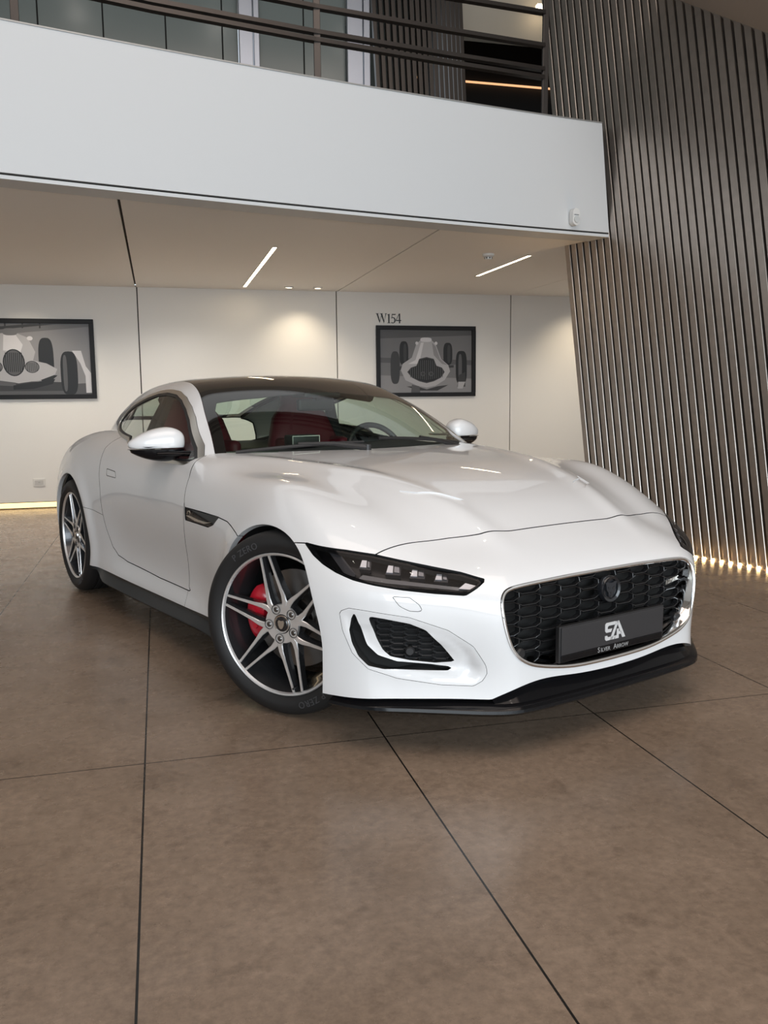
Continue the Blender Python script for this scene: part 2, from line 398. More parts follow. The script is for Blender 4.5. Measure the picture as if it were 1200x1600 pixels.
downlight(1.772, 9.62, 'right one of the two small round downlights in the soffit by the back wall')
spot('wall_wash_centre', (1.60, 9.55, ZC-.02), (1.60, 9.90, .8), 26, WARM, 1.9, .9, .05)
spot('wall_wash_right', (5.15, 9.35, ZC-.02), (5.15, 9.95, .9), 34, WARM, 1.9, .9, .05)
for k_, (x_, y_, pw) in enumerate(((-3.4, 8.4, 60), (-1.25, 7.4, 50), (.2, 8.9, 55), (2.0, 8.6, 60), (3.5, 9.0, 22), (4.9, 8.5, 70), (-1.25, 9.0, 45))):
    spot('soffit_fill_spot_%d' % k_, (x_, y_, ZC-.03), (x_, y_+.25, 0), pw*1.25, (1, .93, .84), 2.4, 1.0, .08)  # added fill spots without fittings, to brighten the area under the mezzanine
spot('wall_wash_left', (-1.3, 9.35, ZC-.02), (-1.3, 9.95, .4), 18, WARM, 1.9, .9, .05)
t = empty('smoke_detector', (2.823, 7.173, ZC), 0, 'round white smoke detector on the soffit', 'smoke detector')
MB().lathe([(.0, -.046), (.03, -.046), (.034, -.04), (.034, -.028)], 28).build('sensor_cap', mat('detector white', (.72, .72, .70), .4), t, True).rotation_euler = (-math.pi/2, 0, 0)
o = MB().lathe([(.052, 0), (.052, -.014), (.046, -.022), (.036, -.026), (.0, -.026)], 28).build('base', mat('detector white', (.72, .72, .70), .4), t, True); o.rotation_euler = (-math.pi/2, 0, 0)
for ch in t.children: ch.rotation_euler = (math.pi/2, 0, 0); ch.scale = (1, -1, 1) if False else (1, 1, 1)
for ch in t.children:
    for v in ch.data.vertices: v.co.y = -v.co.y
    ch.rotation_euler = (-math.pi/2, 0, 0)
slots = MB()
for k in range(8):
    w = 2*math.pi*k/8; slots.box((-.005, -.0005, -.012), (.005, .0005, 0)); 
    for q in range(8): 
        v = slots.V[-8+q]; slots.V[-8+q] = (v[0]*math.cos(w)-(.0345+v[1])*math.sin(w), v[0]*math.sin(w)+(.0345+v[1])*math.cos(w), v[2]-.029)
slots.build('slots', M_GAP, t)
# motion sensor on the mezzanine front
ang = math.atan2(6.232-5.969, 3.452-2.043)
t = empty('motion_sensor', (3.107, 6.162, 2.50), ang, 'white motion detector on the mezzanine front near the slat screen', 'motion sensor')
M_SEN = mat('sensor white', (.70, .71, .70), .35)
def pill(w, h, d, n=10):
    pts = []
    for k in range(n+1): a = math.pi*k/n; pts.append((w/2*math.cos(a), 0, h/2-w/2+w/2*math.sin(a)))
    for k in range(n+1): a = math.pi+math.pi*k/n; pts.append((w/2*math.cos(a), 0, -h/2+w/2+w/2*math.sin(a)))
    return MB().prism(pts, (0, -d, 0))
pill(.062, .125, .045).build('body', M_SEN, t, True, fix=True)
o = pill(.046, .05, .012).build('lens', mat('sensor lens', (.55, .58, .58), .2), t, True, fix=True); o.location = (0, -.044, -.02)
o = MB().box((-.02, -.05, .012), (.02, -.044, .016)).build('slot', mat('sensor grey', (.2, .2, .2), .4), t)
# socket
t = empty('wall_socket', (-1.285, YW, .285), 0, 'white wall socket low on the back wall left of the car', 'socket')
M_SOCK = mat('socket white', (.66, .64, .60), .35)
MB().box((-.062, -.01, -.043), (.062, 0, .043), bev=.004).build('plate', M_SOCK, t)
MB().box((-.044, -.014, -.024), (.044, -.010, .024), bev=.001).build('insert', mat('socket insert', (.5, .48, .45), .35), t)
h = MB()
for x in (-.004, .006): h.disc(.003, -.0146, 10, 0, x, 0)
h.build('holes', M_GAP, t)
# lettering: flat black serif characters made as shapes
M_INK = mat('black lettering', (.012, .012, .013), .5)
def glyph(ch, H):
    q = []
    w = lambda pts: q.append([(x*H, y*H) for x, y in pts])
    if ch == 'W':
        w([(.06, 1), (.22, 1), (.46, .18), (.40, 0)]); w([(.40, 0), (.46, .18), (.66, .86), (.60, .86)]); w([(.52, 1), (.68, 1), (.92, .18), (.86, 0)]); w([(.86, 0), (.90, .22), (1.14, 1), (1.06, 1)])
        w([(0, .955), (.30, .955), (.30, 1), (0, 1)]); w([(.44, .955), (.76, .955), (.76, 1), (.44, 1)]); w([(.98, .955), (1.22, .955), (1.22, 1), (.98, 1)]); return q, 1.24
    if ch == '1':
        w([(.20, .04), (.34, .04), (.34, .98), (.20, .90)]); w([(.10, 0), (.44, 0), (.44, .045), (.10, .045)]); w([(.06, .86), (.22, .92), (.34, .98), (.20, .82)]); return q, .54
    if ch == '5':
        w([(.10, .96), (.48, .96), (.52, 1.0), (.50, .86), (.10, .86)]); w([(.10, .86), (.16, .86), (.12, .52), (.06, .50)])
        n = 14; o_ = [(.22+.28*math.cos(a), .31+.32*math.sin(a)) for a in np.linspace(2.35, -2.2, n)]; i_ = [(.20+.17*math.cos(a), .31+.25*math.sin(a)) for a in np.linspace(2.35, -2.2, n)]
        for k in range(n-1): w([o_[k], i_[k], i_[k+1], o_[k+1]])
        w([(.02, .02), (.08, .0), (.16, .06), (.06, .12)]); return q, .58
    if ch == '4':
        w([(.34, 0), (.47, 0), (.47, 1), (.34, 1)]); w([(.0, .24), (.58, .24), (.58, .34), (.0, .34)]); w([(.0, .34), (.06, .34), (.40, 1), (.34, 1)]); return q, .62
    return q, .5
def lettering(txt, x, z, H, name, label):
    m = MB(); cx = 0
    for ch in txt:
        q, adv = glyph(ch, H)
        for k, poly in enumerate(q): m.prism([(cx+a, 0, b_) for a, b_ in poly], (0, -.004-.0002*k, 0))
        cx += adv*H*.92
    o = m.build(name, M_INK, fix=True); o.location = (x, YW, z); o['label'] = label; o['category'] = 'lettering'; return o
lettering('W154', 2.517, 2.032, .112, 'wall_lettering', 'black serif lettering on the back wall above the right framed picture')
lettering('5', -1.653, 2.032, .112, 'wall_numeral', 'end of a black numeral at the left picture edge above the frame')
# framed monochrome photographs of vintage racing cars
M_FRAME = mat('black picture frame', (.008, .008, .009), .5, spec=.25)
GREYS = [mat('print grey %d' % k, (g, g*.98, g*1.0), .42, spec=.3) for k, g in enumerate((.010, .035, .08, .14, .22, .36, .55))]
def picture(x0, x1, z0, z1, label, draw):
    t = empty('framed_picture', ((x0+x1)/2, YW, z0), 0, label, 'picture')
    W, H = x1-x0, z1-z0; f = .048
    m = MB()
    m.box((-W/2, -.03, 0), (W/2, 0, f), bev=.004).box((-W/2, -.03, H-f), (W/2, 0, H), bev=.004).box((-W/2, -.03, f), (-W/2+f, 0, H-f)).box((W/2-f, -.03, f), (W/2, 0, H-f))
    m.build('frame', M_FRAME, t)
    p = MB(); w, h = W-2*f, H-2*f; lay = [0]
    def poly(pts, g):
        lay[0] += 1; y = -.010-.00004*lay[0]
        V = [(-w/2+min(1, max(0, a))*w, y, f+min(1, max(0, b_))*h) for a, b_ in pts]
        p.add(V, [tuple(range(len(V)))], g)
    def ell(cx, cy, rx, ry, g, a0=0, a1=2*math.pi, n=28, rot=0):
        poly([(cx+rx*math.cos(a)*math.cos(rot)-ry*math.sin(a)*math.sin(rot), cy+rx*math.cos(a)*math.sin(rot)+ry*math.sin(a)*math.cos(rot)) for a in np.linspace(a0, a1, n)], g)
    draw(poly, ell)
    p.build('photograph', GREYS, t)
    return t
def rounded(cx, cy, rx, ry, p=3, n=32):
    return [(cx+rx*math.copysign(abs(math.cos(a))**(2/p), math.cos(a)), cy+ry*math.copysign(abs(math.sin(a))**(2/p), math.sin(a))) for a in np.linspace(0, 2*math.pi, n, endpoint=False)]
def draw_right(poly, ell):
    poly([(0, 0), (1, 0), (1, 1), (0, 1)], 3); poly([(0, .52), (1, .47), (1, 1), (0, 1)], 3); poly([(0, .48), (1, .44), (1, .52), (0, .56)], 2)
    poly([(0, 0), (1, 0), (1, .22), (0, .28)], 4); poly([(0, .86), (1, .92), (1, 1), (0, 1)], 2)
    for cx, cy, rx, ry in ((.255, .63, .048, .19), (.735, .62, .05, .18)):
        poly(rounded(cx, cy, rx, ry), 0); poly(rounded(cx+.012, cy, rx*.35, ry*.8), 1)
    poly(rounded(.885, .40, .062, .27, 3.4), 0); poly(rounded(.872, .40, .02, .22), 2); poly([(.84, .09), (.93, .09), (.93, .33), (.86, .28)], 1); poly([(.845, .06), (.90, .06), (.93, .17), (.85, .17)], 5)
    poly(rounded(.16, .40, .05, .26), 1); poly([(.18, .36), (.80, .40), (.80, .44), (.18, .42)], 1)
    poly([(.22, .36), (.27, .20), (.40, .11), (.50, .08), (.60, .11), (.70, .20), (.76, .34), (.74, .44), (.66, .54), (.60, .78), (.54, .86), (.45, .86), (.39, .78), (.34, .56), (.24, .46)], 5)
    poly([(.30, .46), (.38, .52), (.44, .80), (.47, .80), (.43, .54), (.40, .46)], 6); poly([(.56, .80), (.60, .74), (.65, .54), (.73, .44), (.67, .46), (.58, .60)], 4)
    poly(rounded(.495, .845, .062, .035), 6); ell(.395, .79, .016, .026, 6); ell(.605, .79, .016, .026, 6)
    poly([(.29, .33), (.33, .40), (.39, .43), (.42, .54), (.50, .57), (.58, .54), (.61, .43), (.67, .40), (.70, .33), (.66, .24), (.58, .18), (.50, .15), (.42, .18), (.34, .24)], 1)
    poly([(.305, .33), (.34, .39), (.395, .42), (.425, .52), (.50, .55), (.575, .52), (.605, .42), (.66, .39), (.685, .33), (.65, .25), (.575, .195), (.50, .17), (.425, .195), (.35, .25)], 0)
    for k in range(17):
        x = .325+.35*k/16; d = abs(x-.5); t_ = .52-max(0, (d-.06))*1.1 if d < .1 else .42-(d-.1)*.5; poly([(x-.003, .2+d*.25), (x+.003, .2+d*.25), (x+.003, t_), (x-.003, t_)], 2)
    for x in (.46, .55): ell(x, .30, .026, .036, 2); ell(x, .30, .018, .026, 1)
    poly([(.28, .10), (.42, .03), (.62, .03), (.74, .12), (.62, .10), (.5, .05), (.40, .10)], 1); poly([(.33, 0), (.43, 0), (.42, .10), (.34, .13)], 2)
def draw_left(poly, ell):
    poly([(0, 0), (1, 0), (1, 1), (0, 1)], 4); poly([(0, .78), (1, .96), (1, 1), (0, 1)], 3); poly([(0, .85), (.75, .99), (.55, .99), (0, .90)], 1)
    for k in range(5): x = .10+.13*k; poly([(x, .93), (x+.012, .935), (x+.012, 1), (x, 1)], 1)
    poly([(.28, 0), (1, 0), (1, .16), (.28, .10)], 2); poly([(.1, .05), (.8, .05), (.86, .17), (.2, .2)], 1)
    poly([(.86, .62), (.93, .62), (.96, .40), (1, .30), (1, .02), (.955, .02), (.955, .26), (.92, .44)], 6)
    poly(rounded(.66, .47, .058, .33, 3.2), 0); poly(rounded(.83, .30, .066, .31, 3.2), 0); poly(rounded(.80, .30, .016, .26), 2); poly(rounded(.28, .55, .04, .2), 0)
    poly([(.30, .30), (.56, .30), (.74, .27), (.70, .21), (.34, .2)], 0)
    poly([(.33, .86), (.45, .86), (.53, .80), (.58, .60), (.56, .48), (.66, .44), (.74, .36), (.72, .28), (.60, .20), (.44, .16), (.30, .20), (.14, .26), (.10, .36), (.18, .44), (.27, .46), (.27, .6), (.29, .78)], 5)
    poly([(.35, .84), (.44, .84), (.49, .70), (.47, .60), (.34, .62)], 6); poly(rounded(.40, .88, .055, .05), 3); ell(.265, .79, .022, .03, 6); ell(.545, .79, .022, .03, 6)
    ell(.415, .45, .083, .19, 0); ell(.415, .45, .073, .175, 2)
    for k in range(9): x = .355+.015*k; poly([(x-.003, .32), (x+.003, .32), (x+.003, .59), (x-.003, .59)], 0)
    for x in (.275, .55): ell(x, .39, .055, .085, 1); ell(x, .39, .048, .075, 3)
    for x in (.275, .55):
        for k in range(6): xx = x-.035+.014*k; poly([(xx-.002, .33), (xx+.002, .33), (xx+.002, .45), (xx-.002, .45)], 0)
    poly([(.12, .26), (.30, .20), (.42, .17), (.42, .12), (.2, .14), (.1, .2)], 2); poly([(.40, .13), (.72, .22), (.70, .15), (.55, .08), (.40, .07)], 0)
picture(2.514, 3.755, 1.172, 2.005, 'framed monochrome picture of a racing car seen head on, under the black lettering', draw_right)
picture(-2.06, -.638, 1.185, 2.032, 'framed monochrome picture of a racing car cut by the left photo edge', draw_left)

# small round spotlights in the hall ceiling (out of frame, seen as glints in paint and steel)
M_GLINT = mat('ceiling spot glow', (1, .95, .88), .5, emis=(1, .93, .84), es=60)
for x_ in (-.8, 1.0, 2.8):
    for y_ in (-1.4, .6, 2.6, 4.4):
        o = MB().lathe([(.0, 0), (.032, 0), (.036, .012), (.036, .03)], 16).build('ceiling_spotlight', M_GLINT); o.rotation_euler = (math.pi/2, 0, 0); o.location = (x_, y_, 6.17)
        tag(o, 'small round spotlight in the hall ceiling above the car', 'spotlight', 'hall ceiling spotlights')

# ============================================================ car body surfaces (smooth implicit fields, car coordinates)
def spl(xs,ys):
    xs=np.array(xs,float);ys=np.array(ys,float);n=len(xs);h=np.diff(xs)
    A=np.zeros((n,n));b=np.zeros(n);A[0,0]=A[-1,-1]=1
    for i in range(1,n-1):
        A[i,i-1]=h[i-1];A[i,i]=2*(h[i-1]+h[i]);A[i,i+1]=h[i]
        b[i]=6*((ys[i+1]-ys[i])/h[i]-(ys[i]-ys[i-1])/h[i-1])
    M=np.linalg.solve(A,b)
    def f(x):
        x=np.asarray(x,float)
        i=np.clip(np.searchsorted(xs,x)-1,0,n-2)
        xc=np.clip(x,xs[0],xs[-1])
        t0=xs[i+1]-xc;t1=xc-xs[i]
        v=(M[i]*t0**3+M[i+1]*t1**3)/(6*h[i])+(ys[i]/h[i]-M[i]*h[i]/6)*t0+(ys[i+1]/h[i]-M[i+1]*h[i]/6)*t1
        dl=(ys[1]-ys[0])/h[0]-h[0]*M[1]/6; dr=(ys[-1]-ys[-2])/h[-1]+h[-1]*M[-2]/6
        return v+np.where(x<xs[0],(x-xs[0])*dl,0)+np.where(x>xs[-1],(x-xs[-1])*dr,0)
    return f
def smax(a,b,k):
    h=np.maximum(k-np.abs(a-b),0)/k
    return np.maximum(a,b)+h**3*k/6
def gauss(t): return np.exp(-t*t)
def sstep(a,b,x):
    t=np.clip((x-a)/(b-a),0,1); return t*t*t*(t*(6*t-15)+10)
# ---- lower body -------------------------------------------------------------
HC=spl([-3.6,-3.2,-2.8,-2.4,-1.6,-.9,-.65,-.3,0,.23,.40,.55,.66,.76,.86],[.80,.86,.90,.92,.93,.930,.918,.893,.864,.820,.762,.690,.636,.572,.48])
HF=spl([-3.6,-3.3,-3.0,-2.7,-2.4,-2.1,-1.7,-1.0,-.7,-.3,-.05,.1,.25,.39,.47,.56,.7],[.72,.81,.905,.985,1.010,.985,.945,.92,.895,.876,.851,.806,.748,.674,.630,.582,.505])
YR=spl([-.9,-.3,.2,.5,.9],[.70,.54,.40,.34,.28])
W0=spl([-3.6,-3.15,-2.62,-2.2,-1.8,-1.3,-.8,-.4,0,.4,.8],[.84,.915,.962,.945,.915,.898,.905,.925,.938,.938,.935])
# section profile: offset of half width with height
WZd=spl([.12,.2,.28,.4,.55,.68,.78,.86,.93,1.0],[-.005,-.0,-.022,-.03,-.008,0,-.012,-.042,-.10,-.19])   # at door
WZf=spl([.12,.2,.3,.42,.55,.68,.76,.82,.88,1.0],[-.03,-.02,-.012,-.004,0,-.004,-.02,-.05,-.10,-.26])   # front fender
WZr=spl([.12,.2,.3,.42,.55,.70,.80,.88,.95,1.02],[-.02,-.01,-.01,-.002,0,-.012,-.035,-.075,-.14,-.24])  # haunch
XF=spl([.08,.14,.20,.27,.40,.50,.56,.62,.70],[.80,.80,.795,.795,.80,.785,.755,.70,.60])
XR=spl([.1,.3,.5,.7,.85],[3.42,3.50,3.56,3.56,3.50])
ARF=(-.02,.335,.372); ARR=(-2.622,.352,.378)
def Htop(x,y):
    c=HC(x);f=HF(x)
    s=(np.abs(y)/.79)**2.4
    h=c+(f-c)*s
    yr=YR(x); g=sstep(-.95,-.5,x)*(1-sstep(.45,.72,x))
    h=h+g*.010*gauss((y-yr)/.055)-g*.018*gauss((y-(yr+.19))/.11)
    h=h-sstep(.80,1.05,y)*.25
    return h
def Wside(x,z):
    r=1-sstep(-2.3,-1.7,x); fr=sstep(-.9,-.3,x)
    off=WZd(z)*(1-r)*(1-fr)+WZr(z)*r+WZf(z)*fr
    w=W0(x)+off
    for (cx,cz,R) in (ARF,ARR):
        d=np.sqrt((x-cx)**2+(z-cz)**2)
        w=w+.016*gauss((d-R-.01)/.055)
    return w
FXY=spl([-.3,0,.2,.35,.45,.52,.60,.70,.80,.88,.93,1.0],[.790,.802,.800,.794,.780,.746,.684,.606,.520,.425,.34,.20])
FXZ=spl([.08,.14,.20,.27,.40,.50,.54,.575,.62,.70],[.0,.0,-.004,-.006,.0,-.002,-.008,-.030,-.085,-.20])
def Splan(x,y,z):
    y=np.abs(y); p=2.95; b=2.95
    rx=np.maximum(-x-b,0)/(XR(z)-b)
    t=(np.maximum(y,1e-4)/Wside(x,z))**p+rx**p
    side=.85*(t**(1/p)-1)
    d=(FXY(y+.005)-FXY(y-.005))/.01
    fr=(x-FXY(y)-FXZ(z)+sstep(.42,.60,y)*(1-sstep(.74,.86,y))*.016*gauss((z-.25)/.12))/np.sqrt(1+d*d)
    return smax(side,fr,.10)
def fbody(P):
    x,y,z=P[...,0],P[...,1],P[...,2]; y=np.abs(y)
    return smax(Splan(x,y,z),z-Htop(x,y),.17-.05*sstep(-.2,.5,x))
# ---- greenhouse -------------------------------------------------------------
GC=spl([-3.5,-3.3,-3.0,-2.7,-2.4,-2.1,-1.8,-1.55,-1.40,-1.2,-1.0,-.65,-.3],[.88,.965,1.085,1.175,1.238,1.275,1.292,1.285,1.262,1.195,1.108,.925,.73])
GW=spl([-3.4,-3.0,-2.6,-2.2,-1.8,-1.4,-1.0,-.6],[.47,.60,.700,.782,.81,.822,.828,.815])
def fgh(P):
    x,y,z=P[...,0],np.abs(P[...,1]),P[...,2]
    top=(z-(GC(x+.35*y*y)-.10*y*y))*.85
    side=(y-(GW(x)-.49*np.maximum(z-.92,-.03)-.35*np.maximum(z-.92,0)**2))*.85
    return smax(top,side,.13)
def grad(f,P,e=1e-3):
    G=np.zeros_like(P)
    for k in range(3):
        d=np.zeros(3);d[k]=e
        G[:,k]=f(P+d)-f(P-d)
    n=np.linalg.norm(G,axis=1,keepdims=True)
    return G/np.maximum(n,1e-9)
def solve(f,S,T,n=36):
    # along S->T (T outside) find root
    lo=np.zeros(len(S));hi=np.ones(len(S))
    for _ in range(n):
        m=(lo+hi)/2
        v=f(S+(T-S)*m[:,None])>0
        hi=np.where(v,m,hi);lo=np.where(v,lo,m)
    m=(lo+hi)/2
    return S+(T-S)*m[:,None]
def boxgrid(xs,ys,zs,front=True,rear=True):
    """half box surface: top (z max), side (y max), front (x max), rear (x min); shared vertices"""
    idx={};V=[];F=[]
    nx,ny,nz=len(xs),len(ys),len(zs)
    def vid(i,j,k):
        key=(i,j,k)
        if key not in idx: idx[key]=len(V);V.append((xs[i],ys[j],zs[k]))
        return idx[key]
    for i in range(nx-1):
        for j in range(ny-1): F.append((vid(i,j,nz-1),vid(i+1,j,nz-1),vid(i+1,j+1,nz-1),vid(i,j+1,nz-1)))
        for k in range(nz-1): F.append((vid(i,ny-1,k),vid(i,ny-1,k+1),vid(i+1,ny-1,k+1),vid(i+1,ny-1,k)))
    if front:
        for j in range(ny-1):
            for k in range(nz-1): F.append((vid(nx-1,j,k),vid(nx-1,j+1,k),vid(nx-1,j+1,k+1),vid(nx-1,j,k+1)))
    if rear:
        for j in range(ny-1):
            for k in range(nz-1): F.append((vid(0,j,k),vid(0,j,k+1),vid(0,j+1,k+1),vid(0,j+1,k)))
    return np.array(V),np.array(F)
def body_mesh(h=.02):
    L=lambda a,b,s: np.linspace(a,b,max(2,int(round((b-a)/s))+1))
    B,F=boxgrid(L(-3.75,1.0,h),L(0,1.15,h),L(.10,1.15,h))
    S=np.stack([np.clip(B[:,0],-2.95,.05)*.97-.0,B[:,1]*.45,np.clip(B[:,2],.10,.55)],1)
    return solve(fbody,S,B),F
def gh_mesh(h=.02):
    L=lambda a,b,s: np.linspace(a,b,max(2,int(round((b-a)/s))+1))
    B,F=boxgrid(L(-3.6,-.3,h),L(0,1.0,h),L(.80,1.5,h),False,False)
    S=np.stack([np.clip(B[:,0],-2.9,-.95),B[:,1]*.3,np.full(len(B),.80)-.1+0*B[:,0]],1)
    S[:,2]=np.clip(B[:,2]-.25,.5,.9)
    S=np.stack([np.clip(B[:,0],-2.6,-1.2)*.7+B[:,0]*.3,B[:,1]*.3,np.clip(B[:,2],.5,.9)-.15],1)
    return solve(fgh,S,B),F

# ---- mesh cutting: panels are cut from the smooth surfaces along scalar fields ----
def sdpoly(Q, poly):
    Q = np.asarray(Q, float); A = np.array(poly, float); B = np.roll(A, -1, 0)
    d = np.full(len(Q), 1e9); ins = np.zeros(len(Q), bool)
    for a, b in zip(A, B):
        e = b-a; w = Q-a
        t = np.clip((w@e)/max(e@e, 1e-12), 0, 1)
        d = np.minimum(d, ((w-t[:, None]*e)**2).sum(1))
        c = ((a[1] <= Q[:, 1]) & (b[1] > Q[:, 1])) | ((b[1] <= Q[:, 1]) & (a[1] > Q[:, 1]))
        xx = a[0]+(Q[:, 1]-a[1])*e[0]/(e[1] if abs(e[1]) > 1e-12 else 1e-12)
        ins ^= c & (Q[:, 0] < xx)
    d = np.sqrt(d)
    return np.where(ins, -d, d)
def clip(V, P, s):
    """keep the side where s<0; P is a list of index tuples"""
    V = list(V); s = np.asarray(s); neg = s < 0; out = []; cache = {}
    for p in P:
        k = [neg[i] for i in p]
        if all(k): out.append(p); continue
        if not any(k): continue
        q = []; n = len(p)
        for i in range(n):
            a, b = p[i], p[(i+1) % n]
            if neg[a]: q.append(a)
            if neg[a] != neg[b]:
                key = (a, b) if a < b else (b, a)
                if key not in cache:
                    t = s[a]/(s[a]-s[b]); cache[key] = len(V); V.append(V[a]+(V[b]-V[a])*t)
                q.append(cache[key])
        if len(q) >= 3: out.append(tuple(q))
    return compact(V, out)
def compact(V, P):
    used = sorted({i for p in P for i in p}); m = {o: n for n, o in enumerate(used)}
    return [V[i] for i in used], [tuple(m[i] for i in p) for p in P]
class Surf:
    """a half surface (y>=0) of one implicit field"""
    def __init__(s, f, V, P): s.f = f; s.V = V; s.P = P
    def A(s): return np.array(s.V).reshape(-1, 3)
    def cut(s, field):
        V, P = clip(s.V, s.P, field(s.A())); return Surf(s.f, V, P)
def panel(name, surf, parent, mats, side=None, rim=.022, rim_mat=1, disp=None, inward=0, matfield=None, white_rim=None):
    """side: None = both halves in one mesh, +1 / -1 = that half only. mats[0] skin, mats[1] rim"""
    V = surf.A(); P = surf.P
    if not len(P): return None
    N = grad(surf.f, V)
    if disp is not None: V = V+N*disp(V)[:, None]
    if inward: V = V-N*inward
    if disp is not None:
        Nn = np.zeros_like(V)
        for p in P:
            a, b, c = V[p[0]], V[p[1]], V[p[2]]; n = np.cross(b-a, c-a)
            for i in p: Nn[i] += n
        l = np.linalg.norm(Nn, axis=1, keepdims=True); Nn = Nn/np.maximum(l, 1e-12); sg = np.sign((Nn*N).sum(1, keepdims=True)); N = np.where(l > 1e-12, Nn*sg, N)
    sk = [0]*len(P)
    if matfield is not None:
        C = np.array([V[list(p)].mean(0) for p in P]); sk = [2 if v < 0 else 0 for v in matfield(C)]
    VV = [V]; NN = [N]; PP = list(P); MI = list(sk)
    if rim:
        cnt = {}
        for p in P:
            for i in range(len(p)): cnt[(p[i], p[(i+1) % len(p)])] = 1
        bd = [e for e in cnt if (e[1], e[0]) not in cnt and not (abs(V[e[0]][1]) < 1e-5 and abs(V[e[1]][1]) < 1e-5)]
        ids = sorted({i for e in bd for i in e}); m = {o: n for n, o in enumerate(ids)}; k = len(ids); o0 = len(V)
        rn = np.zeros((k, 3))
        for a, b in bd:
            n = np.cross(V[b]-V[a], N[a]); rn[m[a]] += n; rn[m[b]] += n
        rn /= np.maximum(np.linalg.norm(rn, axis=1, keepdims=True), 1e-9)
        W = V[ids]; VV += [W, W-N[ids]*rim]; NN += [rn, rn]
        wr = white_rim(W) if white_rim is not None else np.zeros(k, bool)
        for a, b in bd:
            PP.append((o0+m[a], o0+k+m[a], o0+k+m[b], o0+m[b])); MI.append(0 if (wr[m[a]] and wr[m[b]]) else rim_mat)
    V = np.vstack(VV); N = np.vstack(NN)
    def flip(V, N, P): return V*[1, -1, 1], N*[1, -1, 1], [tuple(reversed(p)) for p in P]
    if side is None:
        V2, N2, P2 = flip(V, N, PP); n = len(V)
        V = np.vstack([V, V2]); N = np.vstack([N, N2]); PP = PP+[tuple(i+n for i in p) for p in P2]; MI = MI+MI
        # weld along the centre line
        mid = {}
        for i in range(n):
            if abs(V[i][1]) < 1e-5: mid[i+n] = i
        PP = [tuple(mid.get(i, i) for i in p) for p in PP]
    elif side < 0: V, N, PP = flip(V, N, PP)
    # drop unused
    used = sorted({i for p in PP for i in p}); mm = {o: n for n, o in enumerate(used)}
    return mesh_obj(name, V[used], [tuple(mm[i] for i in p) for p in PP], mats, parent, MI, True, N[used])
# ---- outlines in car coordinates --------------------------------------------------
def U2(P): return np.stack([.70711*(P[:, 0]-np.abs(P[:, 1])), P[:, 2]], 1)
def XZ(P): return P[:, [0, 2]]
def XY(P): return np.stack([P[:, 0], np.abs(P[:, 1])], 1)
def YZ(P): return np.stack([np.abs(P[:, 1]), P[:, 2]], 1)
def XPHI(P):
    P = np.asarray(P, float); a = np.arctan2(P[:, 2]-.5, np.abs(P[:, 1])-.45); a = np.where(a < -1.2, a+2*np.pi, a)
    return np.stack([P[:, 0], a*.5], 1)
HL3 = [(.208,.886,.667),(.27,.867,.661),(.353,.817,.654),(.426,.75,.642),(.498,.685,.624),(.572,.61,.605),(.633,.552,.591),(.691,.502,.572),(.695,.537,.554),(.685,.576,.534),(.627,.652,.54),(.562,.731,.55),(.495,.798,.563),(.437,.841,.576),(.373,.867,.594),(.314,.881,.614),(.261,.887,.637)]
HL = [(.70711*(x-y), z) for x, y, z in HL3]
HOOD3 = [(.54,.09,.693),(.536,.241,.693),(.521,.376,.69),(.479,.483,.682),(.448,.596,.674),(.428,.714,.655),(.424,.749,.634),(.355,.83,.622),(.262,.885,.645),(.207,.886,.668),(.154,.902,.664),(.111,.917,.644)]
CLAM3 = [(-.257,.936,.652),(-.376,.917,.679),(-.481,.912,.6855),(-.662,.907,.687),(-.868,.902,.686),(-.879,.898,.721),(-.885,.867,.818),(-.926,.821,.879),(-.93,.78,.89)]
HOODP = [(.541, 1.75)]+[tuple(v) for v in XPHI(HOOD3)]+[(-.03, .05)]+[tuple(v) for v in XPHI(CLAM3)]+[(-.93, 1.0), (-1.3, 1.1), (-1.3, 1.75)]
DOOR = [(-.926,.879),(-.885,.818),(-.874,.721),(-.881,.663),(-.913,.513),(-.932,.39),(-.93,.31),(-.90,.294),(-1.312,.288),(-1.769,.300),(-1.90,.318),(-1.97,.36),(-2.02,.457),(-2.046,.545),(-2.076,.685),(-2.13,.80),(-2.175,.895),(-2.10,1.0),(-.95,1.0)]
VENT = [(-.868,.684),(-.468,.686),(-.521,.649),(-.579,.632),(-.868,.630)]
INT = [(-.279,.470),(-.29,.454),(-.298,.411),(-.288,.369),(-.267,.327),(-.235,.296),(-.184,.284),(.022,.28),(.038,.291),(-.019,.299),(-.142,.309),(-.203,.33),(-.24,.366),(-.26,.424)]
MSH = [(-.234,.462),(-.18,.455),(-.098,.44),(-.047,.419),(.003,.366),(.045,.309),(-.019,.304),(-.1,.312),(-.162,.324),(-.186,.345),(-.206,.384)]
SUR = [(-.331,.471),(-.297,.485),(-.243,.48),(-.098,.461),(.024,.42),(.104,.367),(.142,.305),(.148,.278),(.135,.252),(.104,.232),(.001,.234),(-.143,.254),(-.235,.285),(-.288,.336),(-.32,.408)]
WASH = [(-.155,.528),(-.098,.525),(-.067,.503),(-.055,.48),(-.098,.482),(-.128,.496)]
GR = [(-.01,.561),(.13,.561),(.26,.558),(.38,.553),(.445,.545),(.476,.526),(.488,.492),(.484,.44),(.470,.385),(.450,.342),(.415,.308),(.350,.281),(.22,.257),(.09,.250),(-.01,.248)]
